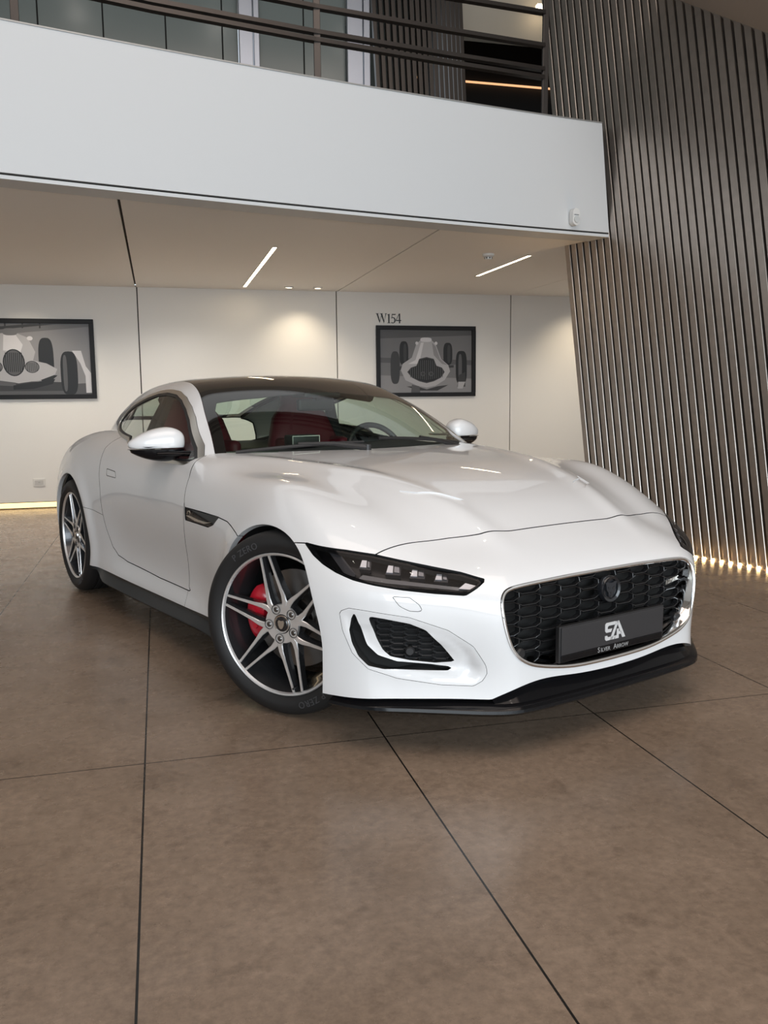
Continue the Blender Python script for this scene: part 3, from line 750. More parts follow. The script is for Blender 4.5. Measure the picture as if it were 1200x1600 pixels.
WIN = [(-.90,.86),(-.92,.889),(-1.0,.950),(-1.114,1.013),(-1.22,1.074),(-1.33,1.126),(-1.45,1.172),(-1.567,1.201),(-1.72,1.213),(-1.86,1.208),(-2.01,1.187),(-2.21,1.148),(-2.36,1.106),(-2.46,1.062),(-2.485,1.035),(-2.46,1.0),(-2.30,.968),(-2.12,.952),(-1.96,.941),(-1.90,.86)]
HANDLE = [(-2.000,.788),(-1.86,.780),(-1.835,.748),(-1.985,.752)]
YB = spl([-3.4,-3.0,-2.5,-2.0,-1.662,-1.512,-1.41,-1.216,-1.036,-.875,-.6],[.40,.455,.50,.535,.545,.570,.591,.647,.694,.741,.82])
ZB = spl([-3.6,-3.1,-2.2,-1.7,-1.2,-.84,-.6,-.3,.33,.57,.73,.85],[.27,.22,.213,.207,.213,.225,.232,.21,.180,.188,.190,.19])
ZC2 = spl([0,.183,.372,.445,.509,.53],[.221,.228,.235,.220,.192,.18])
# ---- the car ----------------------------------------------------------------------
CAR = empty('car', (1.23583289, 3.36092982, 0), -1.23039371, 'white two-door sports coupe with black roof and red brake calipers parked on the tiled floor', 'car')
H = .0125
def tolist(V, F): return [np.array(v) for v in V], [tuple(int(i) for i in f) for f in F]
Vb, Fb = body_mesh(H); base = Surf(fbody, *tolist(Vb, Fb))
def zb_field(P):
    x, y, z = P[:, 0], np.abs(P[:, 1]), P[:, 2]
    low = ZB(x); c = np.where((x > .45) & (y < .53), np.maximum(low, ZC2(np.minimum(y, .52))), low)
    return c-z
base = base.cut(zb_field)
def arch_r(P, cx, cz):
    z = P[:, 2]
    if cx > -1: z = np.where((P[:, 0] > cx) & (z < .30), .30-(.30-z)*.35, z)      # the front edge of the front arch drops almost straight
    return np.hypot(P[:, 0]-cx, z-cz)
for cx, cz, R in ((-.020, .335, .372), (-2.622, .345, .380)):
    base = base.cut(lambda P: np.where(np.abs(P[:, 1]) > .45, R-arch_r(P, cx, cz), -.3))
base = base.cut(lambda P: -(np.maximum(fgh(P), .66-P[:, 2])+.012))
def arch_near(P):
    r = np.zeros(len(P), bool)
    for cx, cz, R in ((-.020, .335, .372), (-2.622, .345, .380)): r |= np.abs(arch_r(P, cx, cz)-R) < .004
    return r | (np.abs(zb_field(P)) < .004)
G = .0022
hood_f = lambda P: sdpoly(XPHI(P), HOODP)
hl_f = lambda P: np.where((P[:, 0] > .1) & (np.abs(P[:, 1]) > .35), sdpoly(U2(P), HL), .3)
hl_hole = lambda P: -hl_f(P)+.004
vent_f = lambda P: np.where((np.abs(P[:, 1]) > .7), sdpoly(XZ(P), VENT), .3)
PAINT = [M_PAINT, M_SEAM]  # white panels with dark rims: shade of the shut gaps put into colour
hood = base.cut(lambda P: hood_f(P)+G).cut(hl_hole).cut(lambda P: -vent_f(P)+.002)
HV = [(.165,.475),(.225,.425),(.265,.345),(.328,.285),(.330,.345),(.255,.455)]
hv_f = lambda P: sdpoly(XY(P), HV)
hv = hood.cut(lambda P: hv_f(P)+.0008)
hood = hood.cut(lambda P: -hv_f(P)+.0004)
panel('hood', hood, CAR, PAINT, white_rim=lambda P: arch_near(P) | (np.abs(hv_f(P)) < .006))
for s in (1, -1):
    o = panel('hood_vent', hv, CAR, PAINT, s, rim=.012, rim_mat=0, disp=lambda P: -.005*sstep(.0, .10, (P[:, 0]-.16)+.35*(np.abs(P[:, 1])-.30)-.02))
rest = base.cut(lambda P: -hood_f(P)+G).cut(hl_hole).cut(lambda P: -vent_f(P)+.002)
front = rest.cut(lambda P: -(P[:, 0]+.03))
gr_f = lambda P: np.where(P[:, 0] > .4, sdpoly(YZ(P), GR), .3)
int_f = lambda P: np.where((P[:, 0] > .1), sdpoly(U2(P), INT), .3)
msh_f = lambda P: np.where((P[:, 0] > .1), sdpoly(U2(P), MSH), .3)
sur_f = lambda P: np.where((P[:, 0] > .1), sdpoly(U2(P), SUR), .3)
wash_f = lambda P: np.where((P[:, 0] > .1), sdpoly(U2(P), WASH), .3)
bumper = front.cut(lambda P: -gr_f(P)).cut(lambda P: -sur_f(P)+.0007).cut(lambda P: -wash_f(P)+.0008)
panel('front_bumper', bumper, CAR, PAINT, white_rim=arch_near)
wash = front.cut(lambda P: wash_f(P)+.0008)
surr = front.cut(lambda P: sur_f(P)+.0007).cut(lambda P: -int_f(P)).cut(lambda P: -msh_f(P))
def sur_disp(P):
    d = -sdpoly(U2(P), SUR); u = U2(P)
    bl = np.minimum(sdpoly(u, INT), sdpoly(u, MSH))
    k = sstep(0, .075, d)
    lift = sstep(.055, .012, bl)*sstep(.02, .05, d)*.010
    return -.022*k+lift
for s in (1, -1):
    panel('headlight_washer_cover', wash, CAR, PAINT, s, rim=.008)
    panel('intake_surround', surr, CAR, PAINT, s, rim=.045, disp=sur_disp, rim_mat=1)
back = rest.cut(lambda P: P[:, 0]+.03)
door_f = lambda P: sdpoly(XZ(P), DOOR)
fender = back.cut(lambda P: -door_f(P)+G).cut(lambda P: -(P[:, 0]+.935))
hand_f = lambda P: np.where(np.abs(P[:, 1]) > .6, sdpoly(XZ(P), HANDLE), .3)
door0 = back.cut(lambda P: door_f(P)+G)
door = door0.cut(lambda P: -hand_f(P)+.0016)
handle = door0.cut(lambda P: hand_f(P)+.0016)
quarter = back.cut(lambda P: -door_f(P)+G).cut(lambda P: P[:, 0]+.9375)
SEAMQ = spl([-2.5, -2.2, -2.04, -1.5], [.553, .545, .528, .50])
low_f = lambda P: np.where(P[:, 0] > -2.5, P[:, 2]-SEAMQ(P[:, 0]), 1)
qlow = quarter.cut(lambda P: low_f(P)+.0012)
qup = quarter.cut(lambda P: -low_f(P)+.0012)
rear = qup.cut(lambda P: np.where(P[:, 2] < .66, P[:, 0]+3.02, np.where(P[:, 2] < .70, .01*0+P[:, 0]+3.02+(P[:, 2]-.66)*6, 1)))
rear = qup.cut(lambda P: np.maximum(P[:, 0]+3.02, P[:, 2]-.66)+.001)
qup = qup.cut(lambda P: -np.maximum(P[:, 0]+3.02, P[:, 2]-.66)+.001)
lid_f = lambda P: np.maximum(np.abs(P[:, 1])-.66, P[:, 0]+2.62)
lid = qup.cut(lambda P: lid_f(P)+.0015)
qup = qup.cut(lambda P: -lid_f(P)+.0015)
panel('rear_bumper', rear, CAR, PAINT)
panel('boot_lid', lid, CAR, PAINT)
ventp = base.cut(lambda P: vent_f(P)+.001)
for s in (1, -1):
    panel('front_fender', fender, CAR, PAINT, s, white_rim=arch_near)
    d = panel('door', door, CAR, PAINT, s)
    panel('door_handle', handle, d, PAINT, s, rim=.01)
    panel('rear_quarter_panel', qup, CAR, PAINT, s, white_rim=arch_near)
    panel('side_sill', qlow, CAR, PAINT, s, white_rim=arch_near)
    fv = panel('fender_vent', ventp, CAR, [M_BLACK, M_SEAM], s, rim=.01, inward=.004)
    # satin blade and small emblem inside the vent
    pv = [(-.85,.652),(-.74,.640),(-.62,.641),(-.545,.656),(-.60,.650),(-.70,.650),(-.80,.656)]
    def on_side(x, z, out=0):
        lo, hi = .5, 1.1
        for _ in range(40):
            m = (lo+hi)/2
            if fbody(np.array([[x, m, z]]))[0] > 0: hi = m
            else: lo = m
        return np.array([x, s*((lo+hi)/2+out), z])
    MB().prism([on_side(x, z, -.004) for x, z in pv], (0, s*.006, 0)).build('vent_blade', M_TRIM, fv, fix=True)
    m = MB()
    m.tube([on_side(x, z, .001) for x, z in ((-.835,.660),(-.825,.672),(-.805,.676),(-.795,.668),(-.800,.660))], .002, 6)
    m.build('vent_emblem', M_TRIM, fv)
# ---- headlights -------------------------------------------------------------------
lens = base.cut(lambda P: hl_f(P)+.0015)
def surf_pts(u, z, out, s=1):
    """points on the body front corner for diagonal coordinate u and height z, moved outwards by out"""
    u = np.asarray(u, float); z = np.asarray(z, float); lo = np.full(u.shape, .2); hi = np.full(u.shape, 1.5)
    for _ in range(40):
        m = (lo+hi)/2; v = fbody(np.stack([(m+u)*.70711, (m-u)*.70711, z], -1)) > 0
        hi = np.where(v, m, hi); lo = np.where(v, lo, m)
    m = (lo+hi)/2; P = np.stack([(m+u)*.70711, (m-u)*.70711, z], -1); P = P+grad(fbody, P)*np.asarray(out, float).reshape(-1, 1)
    return P*[1, s, 1]
def surf_pt(u, z, out=0.0, s=1): return surf_pts([u], [z], [out], s)[0]
def surf_patch(poly, out, s, th=.004):
    top = [surf_pt(u, z, out, s) for u, z in poly]; bot = [surf_pt(u, z, out-th, s) for u, z in poly]
    n = len(poly); return top+bot, [tuple(range(n)), tuple(range(2*n-1, n-1, -1))]+[(i, i+n, (i+1) % n+n, (i+1) % n) for i in range(n)]
M_HBODY = mat('headlight housing black', (.005, .005, .006), .3)
M_HGREY = mat('headlight bezel grey', (.10, .10, .105), .3, .5)
for s in (1, -1):
    hl = panel('headlight', lens, CAR, [M_HBODY, M_HBODY], s, rim=.02, inward=.040)
    panel('lens', lens, hl, [M_LENS, M_SEAM], s, rim=.03)
    # black border around the lens
    panel('lens_border', lens.cut(lambda P: -hl_f(P)-.006), hl, [M_BLACK, M_SEAM], s, rim=0, inward=.0015)
    V, P = surf_patch([(-.395,.655),(-.345,.648),(-.285,.598),(-.288,.590),(-.325,.594)], -.018, s); MB().add(V, P).build('bezel', M_HGREY, hl, fix=True)
    for u0, u1, z0, z1 in ((-.275,-.235,.612,.638),(-.185,-.135,.598,.624),(-.105,-.055,.588,.612),(-.025,.020,.578,.600)):
        V, P = surf_patch([(u0, z0), (u1, z0-.003), (u1-.003, z1-.004), (u0+.004, z1)], -.014, s, .02)
        ld = MB().add(V, P).build('led_module', mat('led module body', (.05, .05, .055), .2, .4), hl, fix=True)
        V, P = surf_patch([(u0+.003, z0+.004), (u0+.024, z0+.003), (u0+.022, z1-.004), (u0+.006, z1-.003)], -.011, s, .004); MB().add(V, P).build('led', M_LED, ld, fix=True)
        V, P = surf_patch([(u0+.028, z0+.005), (u1-.005, z0+.003), (u1-.008, z1-.008), (u0+.026, z1-.006)], -.011, s, .004); MB().add(V, P).build('led', mat('led lens grey', (.30, .31, .33), .1, .8), ld, fix=True)
    V, P = surf_patch([(-.275,.585),(-.18,.575),(-.05,.564),(.06,.553),(.115,.549),(.125,.556),(.06,.563),(-.05,.575),(-.18,.588),(-.26,.598)], -.020, s, .004); MB().add(V, P).build('light_blade', mat('light blade clear', (.16, .165, .17), .12, .6), hl, fix=True)
    V, P = surf_patch([(.055,.556),(.105,.552),(.126,.560),(.075,.572)], -.012, s, .004); MB().add(V, P).build('light_blade_tip', M_LED, hl, fix=True)
# ---- grille -------------------------------------------------------------------------
def front_xs(y, z):
    y = np.abs(np.asarray(y, float)); z = np.asarray(z, float); lo = np.full(y.shape, .2); hi = np.full(y.shape, 1.1)
    for _ in range(36):
        m = (lo+hi)/2; v = Splan(m, y, z) > 0
        hi = np.where(v, m, hi); lo = np.where(v, lo, m)
    return (lo+hi)/2
def front_x(y, z): return float(front_xs([y], [z])[0])
def front_x_lip(y, z):
    lo, hi = .2, 1.1
    for _ in range(40):
        m = (lo+hi)/2
        if fbody(np.array([[m, abs(y), z]]))[0] > 0: hi = m
        else: lo = m
    return (lo+hi)/2
gp = [p for p in GR if p[0] > 0]; ring = gp+[(-y, z) for y, z in gp[::-1]]
def smooth_loop(pts, n):
    P = np.array(pts); k = len(P); out = []
    for i in range(k):
        a, b, c, d = P[i-1], P[i], P[(i+1) % k], P[(i+2) % k]
        for t in np.linspace(0, 1, n, endpoint=False):
            out.append(.5*((2*b)+(-a+c)*t+(2*a-5*b+4*c-d)*t*t+(-a+3*b-3*c+d)*t**3))
    return np.array(out)
RG = smooth_loop(ring, 5); cen = np.array([0, .40])
tn = np.roll(RG, -1, 0)-np.roll(RG, 1, 0); nn = np.stack([tn[:, 1], -tn[:, 0]], 1); nn /= np.linalg.norm(nn, axis=1, keepdims=True)
nn *= np.sign(((cen-RG)*nn).sum(1, keepdims=True))
grille = empty('grille', (0, 0, 0)); grille.parent = CAR
PROF = [(-.003, -.004), (-.002, .004), (.004, .0065), (.009, .004), (.012, -.004), (.030, -.055)]
V = []; P = []; n = len(RG); k = len(PROF)
for i in range(n):
    x0 = front_x_lip(*RG[i])
    for ins, dx in PROF:
        q = RG[i]+nn[i]*ins; V.append((x0+dx, q[0], q[1]))
for i in range(n):
    for j in range(k-1):
        a = i*k+j; b = ((i+1) % n)*k+j; P.append((a, b, b+1, a+1))
MB().add(V, P).build('chrome_surround', M_CHROME, grille, True, 60, fix=True)['label'] = 'chrome surround of the black grille'
def honeycomb(inside, cw, rh, fx, rows, cols, z0, dep=.02, wall=.0028):
    """columns cw apart, cells rh apart in a column, odd columns shifted half a cell: elongated octagon cells"""
    m = MB(); O = [(-.36, 1), (.36, 1), (.62, .42), (.62, -.42), (.36, -1), (-.36, -1), (-.62, -.42), (-.62, .42)]
    def ringpt(cy, cz, k, inset):
        a, b = O[k]; hw, hh = cw*.90-inset*1.3, rh*.5-.0006-inset
        return cy+a*hw, cz+b*hh
    for c in cols:
        for r in rows:
            cy = c*cw; cz = z0+(r+(.5 if c % 2 else 0))*rh
            if not inside(cy, cz): continue
            P = []; V = []
            for k in range(8):
                for ins, d in ((0, -.006), (wall*.35, 0), (wall, -.001), (wall*1.5, -dep)): V.append((*ringpt(cy, cz, k, ins), d))
            for k in range(8):
                a = k*4; b = ((k+1) % 8)*4
                P += [(a, b, b+1, a+1), (a+1, b+1, b+2, a+2), (a+2, b+2, b+3, a+3)]
            m.add(V, P)
    Q = np.array(m.V); m.V = [tuple(v) for v in fx(Q[:, 0], Q[:, 1], Q[:, 2])]
    return m
def g_in(y, z): return sdpoly(np.array([[abs(y), z]]), GR)[0] < .012
honeycomb(g_in, .090, .0385, lambda y, z, d: np.stack([front_xs(y, z)-.040+d, y, z], 1), range(-4, 6), range(-6, 7), .385, .02, .0030).build('grille_mesh', mat('grille gloss black', (.016, .016, .017), .16, spec=.6), grille, fix=True)
V = [(front_x(y, z)-.075, y, z) for y, z in RG]; bk = MB(); bk.add(V+[(.70, 0, .40)], [(i, (i+1) % n, n) for i in range(n)])
bk.build('grille_backing', mat('dark radiator backing', (.006, .006, .006), .8), grille, fix=True)
badge = MB(); badge.lathe([(0, -.006), (.034, -.006), (.036, 0), (.0445, .004), (.047, 0), (.047, -.02)], 48)
bo = badge.build('badge', mat('badge black', (.018, .02, .024), .2, .2, .5), grille, True)
bo.rotation_euler = (0, 0, -math.pi/2); bo.location = (front_x(0, .492)-.022, 0, .492)
m = MB()
def head(pts, y, g=0): m.prism([(a*.0011, -.0045, b*.0011) for a, b in pts], (0, y, 0), g)
head([(-22,12),(-26,22),(-16,24),(-6,20),(6,20),(16,24),(26,22),(22,12),(20,-2),(12,-10),(10,-22),(0,-28),(-10,-22),(-12,-10),(-20,-2)], .006)
head([(-14,8),(-5,4),(-7,0),(-14,3)], .008, 1); head([(14,8),(5,4),(7,0),(14,3)], .008, 1); head([(-6,-9),(6,-9),(0,-15)], .008, 1); head([(-7,-19),(7,-19),(4,-23),(-4,-23)], .008, 1)
m.build('badge_emblem', [mat('badge emblem grey', (.06, .065, .075), .3, .6), M_SEAM], bo, fix=True)
def plaque(txt, size, loc, yaw, mats, parent, name, ext=.0012, pitch=0, shear=0, spacing=1.0):
    V, P = text_mesh(txt, size, ext, 'CENTER', spacing, shear)
    o = mesh_obj(name, [(-c, a, b) if False else (c, a, b) for a, b, c in V], P, mats, parent); o.location = loc; o.rotation_euler = (0, pitch, yaw); return o
xe = front_x(.345, .478)-.030
plaque('R-DYNAMIC', .022, (xe+.004, .345, .470), .30, M_TRIM, grille, 'grille_lettering', shear=.2)
for y in (-.40, .40):
    o = MB().lathe([(0, .010), (.014, .010), (.019, .004), (.020, -.02)], 24).build('parking_sensor', M_SATIN, grille, True)
    o.rotation_euler = (0, 0, -math.pi/2); o.location = (front_x(y, .325)-.036, y, .325)
# ---- number plate holder with dealer mark ------------------------------------------
pl = empty('number_plate', (.800, 0, .281)); pl.parent = CAR
MB().box((-.022, -.266, -.004), (-.004, .266, .120), bev=.003).build('plate_holder', M_SATIN, pl)
MB().box((-.008, -.258, .022), (0, .258, .116), bev=.002).build('plate', mat('plate matt black', (.030, .029, .031), .5), pl)
MB().box((-.008, -.258, -.001), (-.0005, .258, .021), bev=.002).build('plate_strip', M_BLACK, pl)
M_LOGO = mat('plate logo silver', (.60, .60, .60), .4)
lg = MB(); sc_ = .0052
def lp(pts): lg.prism([(0, (a-9)*sc_*1.1, .038+b*sc_*1.1) for a, b in pts], (.0015, 0, 0))
lp([(1.2,11),(9.4,11),(10.2,9),(3.4,9),(2.4,8.4),(2.4,6.9),(6.4,6.9),(5.4,4.9),(1.2,4.9),(.2,6),(.2,10)]); lp([(.2,1),(1.2,0),(8.2,0),(9.4,2),(2.6,2),(2.2,3),(.2,3)])
lp([(10.2,11),(12.2,11),(6.8,0),(4.4,0)]); lp([(10.2,11),(12.4,11),(18.4,0),(15.6,0)]); lp([(9.6,2),(9.0,0),(12.4,0),(12.4,6),(10.6,6),(10.6,2)]); lp([(12.4,2.4),(15.2,2.4),(14.4,4.2),(12.4,4.2)])
lg.build('plate_logo', M_LOGO, pl, fix=True)
tx = [('S', .020, -.068), ('ILVER', .0155, -.0555), ('A', .020, -.004), ('RROW', .0155, .0095)]
TV, TP = [], []
for t_, sz, y0 in tx:
    V, P = text_mesh(t_, sz*1.25, .0006, 'LEFT', 1.0); k0 = len(TV)
    TV += [(c+.0005, a+y0*1.25, b+.003) for a, b, c in V]; TP += [tuple(i+k0 for i in p) for p in P]
mesh_obj('plate_lettering', TV, TP, mat('plate lettering grey', (.34, .34, .34), .4), pl)
# ---- bumper corner intakes -----------------------------------------------------------
for s in (1, -1):
    it = empty('corner_intake', (0, 0, 0)); it.parent = CAR
    b = MB(); pts = [surf_pt(u, z, -.050, s) for u, z in SUR]; b.add(pts, [tuple(range(len(pts)))]); b.build('intake_backing', mat('dark radiator backing', (.006, .006, .006), .8), it, fix=True)
    def m_in(u, z): return sdpoly(np.array([[u, z]]), MSH)[0] < .010
    honeycomb(m_in, .046, .0205, lambda u, z, d: surf_pts(u, z, -.030+d, s), range(-6, 6), range(-8, 4), .38, .012, .0016).build('intake_mesh', mat('intake mesh black', (.05, .05, .052), .28), it, fix=True)
    o = MB().lathe([(0, .010), (.012, .010), (.016, .005), (.017, -.02)], 20).build('parking_sensor', M_SATIN, it, True)
    q = surf_pt(-.10, .338, -.026, s); o.location = tuple(q); o.rotation_euler = (0, 0, math.atan2(s*.62, .78)-math.pi/2)
# ---- splitter, skirts, underside -----------------------------------------------------
def plan_loop(off, z, x0, ny=40):
    """outline of the front in plan, from the centre round to x0 on the side, offset outwards"""
    pts = []
    for u in np.linspace(0, 1, ny):
        a = u*math.pi/2*1.0
        d = Vector((math.cos(a), math.sin(a)))
        lo, hi = .0, 1.6
        o_ = Vector((x0, 0))
        for _ in range(40):
            m_ = (lo+hi)/2; q = o_+d*m_
            if Splan(np.array([q.x]), np.array([abs(q.y)]), np.array([z]))[0] > off: hi = m_
            else: lo = m_
        q = o_+d*lo; pts.append((q.x, q.y))
    return pts
sp = MB()
lv = [(-.06, .176), (.003, .172), (.022, .158), (.024, .148), (.004, .134), (-.10, .132)]
rows = []
for off, z in lv:
    h = plan_loop(off, .17, .36)
    h = [(x, y*(1-.034*float(sstep(22, 36, i)))) for i, (x, y) in enumerate(h)]; rows.append([(x, y, z) for x, y in h[::-1]]+[(x, -y, z) for x, y in h[1:]])
nv = len(rows[0])
V = [p for r in rows for p in r]; P = []
for i in range(len(rows)-1):
    for j in range(nv-1): P.append((i*nv+j, i*nv+j+1, (i+1)*nv+j+1, (i+1)*nv+j))
sp.add(V, P)
sp.build('front_splitter', M_BLACK, CAR, True, 35, fix=True)
la = MB(); top = [(y, float(ZC2(abs(y)))+.004) for y in np.linspace(-.50, .50, 41)]
V = []
for y, z in top: V += [(front_x(y, max(z, .18))-.012, y, z), (front_x(y, .2)-.045, y, (z+.17)/2+.012), (front_x(y, .18)+.004, y, .166)]
la.add(V, [q for i in range(40) for q in ((i*3, i*3+3, i*3+4, i*3+1), (i*3+1, i*3+4, i*3+5, i*3+2))]); la.build('lower_intake', M_BLACK, CAR, True, 60, fix=True)
for s in (1, -1):
    sk = MB(); xs = np.linspace(-2.24, -.42, 40); V = []
    for x in xs:
        zt = float(ZB(x)); w = float(Wside(np.array([x]), np.array([max(zt, .2)]))[0]); e_ = float(sstep(-2.24, -2.0, x))
        V += [(x, s*(w-.035), zt+.01), (x, s*(w-.004), zt), (x, s*(w+.012*e_), zt-.018), (x, s*(w+.026*e_), zt-.050*e_-.012), (x, s*(w+.012*e_), zt-.064*e_-.012), (x, s*(w-.10), zt-.06)]
    sk.add(V, [(i*6+k, i*6+k+1, i*6+k+7, i*6+k+6) for i in range(39) for k in range(5)]); sk.build('side_skirt', M_BLACK, CAR, True, 40, fix=True)
MB().box((-3.30, -.72, .175), (.28, .72, .20)).build('underbody', M_SATIN, CAR)
for cx, cz, R, w_in, nm in ((-.020, .335, .385, .50, 'front'), (-2.622, .345, .392, .50, 'rear')):
    for s in (1, -1):
        m = MB(); n = 28; V = []
        y_out = float(W0(cx))-.045
        for k in range(n+1):
            a = -.45+(math.pi+.9)*k/n; x, z = cx+R*math.cos(a), max(.16, cz+R*math.sin(a)); V += [(x, s*y_out, z), (x, s*w_in, z)]
        P = [(2*k, 2*k+2, 2*k+3, 2*k+1) for k in range(n)]; P.append(tuple(2*k+1 for k in range(n+1)))
        m.add(V, P).build('wheel_arch_liner', mat('arch liner black', (.010, .010, .010), .85), CAR, fix=True)

# ---- greenhouse: windscreen, roof, side windows ---------------------------------------
Vg, Fg = gh_mesh(.0125); gh = Surf(fgh, *tolist(Vg, Fg)).cut(lambda P: -(fbody(P)+.010))
win_f = lambda P: np.where(np.abs(P[:, 1]) > .50, sdpoly(XZ(P), WIN), .3)
top_f = lambda P: (np.abs(P[:, 1])-YB(P[:, 0]))*.9
ws_f = lambda P: -(P[:, 0]+1.47+.30*P[:, 1]**2)
rw_f = lambda P: P[:, 0]+2.30-.10*P[:, 1]**2
top = gh.cut(lambda P: top_f(P)+.001)
CLEAR = [(0, -1.19), (.20, -1.185), (.36, -1.205), (.50, -1.245), (.565, -1.262), (.60, -1.20), (.645, -1.02), (.690, -.875), (.675, -.835), (.45, -.70), (0, -.625), (-.3, -.66), (-.3, -1.19)]
clear_f = lambda P: sdpoly(np.stack([np.abs(P[:, 1]), P[:, 0]], 1), CLEAR)
wsn = top.cut(lambda P: ws_f(P)+.001)
def merge(name, parts, mats_):
    """two cut pieces of one pane as a single mesh: clear glass and its printed border"""
    o = parts[0]; return o
ws = panel('windscreen', wsn.cut(lambda P: clear_f(P)), CAR, [M_WS, M_SEAM], rim=0)
panel('windscreen_border', wsn.cut(lambda P: -clear_f(P)), ws, [M_ROOFG, M_SEAM], rim=.004)
roofp = top.cut(lambda P: -ws_f(P)+.001).cut(lambda P: -rw_f(P)+.001)
panel('roof_panel', roofp, CAR, [M_ROOFG, M_SEAM], rim=.012)['label'] = 'gloss black glass roof'
M_HEAD = mat('headliner black', (.015, .015, .016), .8)
panel('headliner', roofp, CAR, [M_HEAD, M_HEAD], rim=0, inward=.03)
rwn = top.cut(lambda P: rw_f(P)+.001)
RC = lambda P: np.maximum(np.maximum(np.abs(P[:, 1])-(YB(P[:, 0])-.05), P[:, 0]+2.36), -(P[:, 0]+3.10))
rw = panel('rear_window', rwn.cut(lambda P: RC(P)), CAR, [M_WS, M_SEAM], rim=0)
panel('rear_window_border', rwn.cut(lambda P: -RC(P)), rw, [M_ROOFG, M_SEAM], rim=.004)
side = gh.cut(lambda P: -top_f(P)+.0012)
frame = side.cut(lambda P: -win_f(P)+.0008)
chrome = side.cut(lambda P: win_f(P)).cut(lambda P: -(win_f(P)+.017))
rubber = side.cut(lambda P: win_f(P)+.017).cut(lambda P: -(win_f(P)+.028))
sglass = side.cut(lambda P: win_f(P)+.026)
M_SGT = M_SG
for s in (1, -1):
    panel('window_pillar', frame, CAR, PAINT, s, rim=.012, rim_mat=1)
    sw = panel('side_window', sglass, CAR, [M_SG, M_SEAM], s, rim=0, inward=.004)
    panel('chrome_trim', chrome, sw, [M_TRIM, M_TRIM], s, rim=.012, inward=-.0045)
    panel('window_seal', rubber, sw, [M_SATIN, M_SATIN], s, rim=.008, inward=-.001)
    # rear pillar post between the door glass and the small rear pane
    panel('pillar_cover', frame.cut(lambda P: np.abs(P[:, 0]+1.4)-.9), CAR, [M_DARKINT, M_DARKINT], s, rim=0, inward=.03)
# ---- door mirrors -----------------------------------------------------------------------
def superell(n=28, m=40, p=2.6):
    V = []; P = []
    sg = lambda v, e: math.copysign(abs(v)**e, v)
    for i in range(n+1):
        a = -math.pi/2+math.pi*i/n
        for j in range(m):
            b = 2*math.pi*j/m; V.append((sg(math.cos(a), 2/p)*sg(math.cos(b), 2/p), sg(math.cos(a), 2/p)*sg(math.sin(b), 2/p), sg(math.sin(a), 2/p)))
    for i in range(n):
        for j in range(m): P.append((i*m+j, i*m+(j+1) % m, (i+1)*m+(j+1) % m, (i+1)*m+j))
    return V, P
SEV, SEP = superell()
for s in (1, -1):
    mr = empty('door_mirror', (-1.13, s*.92, .965)); mr.parent = CAR
    def shape(zlo, zhi, grow=0):
        V = []
        for x, y, z in SEV:
            yy = y*(.125+grow)                      # outward positive
            t = (y+1)/2                             # 0 inner, 1 outer tip
            hgt = .074*(1-.62*max(0, t-.25)**1.7/.75**1.7)*(1-.10*max(0, .3-t))
            zz = z*(hgt+grow)+(.002-.012*t if True else 0)
            dep = (.075+grow)*(1-.45*t**2)
            xx = x*dep-.045*t**1.3-(.03 if x < 0 else 0)*0
            zz = max(zlo, min(zhi, zz))
            V.append((xx, s*yy, zz))
        return V, SEP
    V, P = shape(-.026, 1); MB().add(V, P).build('mirror_cap', M_PAINT, mr, True, 50, fix=True)
    V, P = shape(-1, -.032, .003); V = [(x*.97, y, z-.014 if z < -.0321 else z) for x, y, z in V]; MB().add(V, P).build('mirror_base', M_BLACK, mr, True, 50, fix=True)
    V, P = shape(-.0325, -.0255, .0025)
    ind = MB().add([(x, y, z) for x, y, z in V], P).build('mirror_indicator', mat('indicator clear', (.42, .42, .43), .12, .7), mr, True, 50, fix=True)
    ind.scale = (1.0, .62, 1.0); ind.location = (-.004, s*.046, 0)
    a = MB(); sec = [(.02, .02, -.050, .028, .012), (.05, -.06, -.052, .03, .013), (.075, -.14, -.055, .04, .014), (.10, -.20, -.058, .05, .016)]
    V = []
    for x, y, z, rx, rz in sec:
        for k in range(10): w = 2*math.pi*k/10; V.append((x+rx*math.cos(w), s*y, z+rz*math.sin(w)))
    P = [(i*10+k, i*10+(k+1) % 10, (i+1)*10+(k+1) % 10, (i+1)*10+k) for i in range(3) for k in range(10)]+[tuple(range(10)), tuple(range(30, 40))]
    a.add(V, P).build('mirror_arm', M_BLACK, mr, True, 60, fix=True)
    MB().disc(.05, 0, 28).build('mirror_glass', M_CHROME, mr)
    g_ = mr.children[-1]; g_.rotation_euler = (0, 0, math.pi/2); g_.location = (-.082, s*-.03, .005); g_.scale = (1.4, 1, .9)
# ---- wipers ------------------------------------------------------------------------------
def on_gh(x, y, out=0):
    lo, hi = .7, 1.6
    for _ in range(40):
        m = (lo+hi)/2
        if fgh(np.array([[x, y, m]]))[0] > 0: hi = m
        else: lo = m
    return Vector((x, y, (lo+hi)/2+out))
def wiper(y0, y1, dx0, dx1):
    w = empty('wiper', (0, 0, 0)); w.parent = CAR
    def base_x(y): return -.645-.34*y*y
    pts = [on_gh(base_x(y)-(dx0+(dx1-dx0)*t), y, .016) for t in np.linspace(0, 1, 12) for y in [y0+(y1-y0)*t]]
    MB().tube(pts, .008, 8).build('wiper_blade', M_SATIN, w)
    mid = pts[6]; pv = on_gh(base_x(y0)+.01, y0+(y1-y0)*.0, .012)
    MB().tube([pv, pv+(mid-pv)*.5+Vector((0, 0, .014)), mid+Vector((0, 0, .010))], [.016, .011, .007], 8).build('wiper_arm', M_SATIN, w)
    MB().tube([pv+Vector((0, 0, -.02)), pv+Vector((0, 0, .014))], .018, 12).build('wiper_pivot', M_SATIN, w)
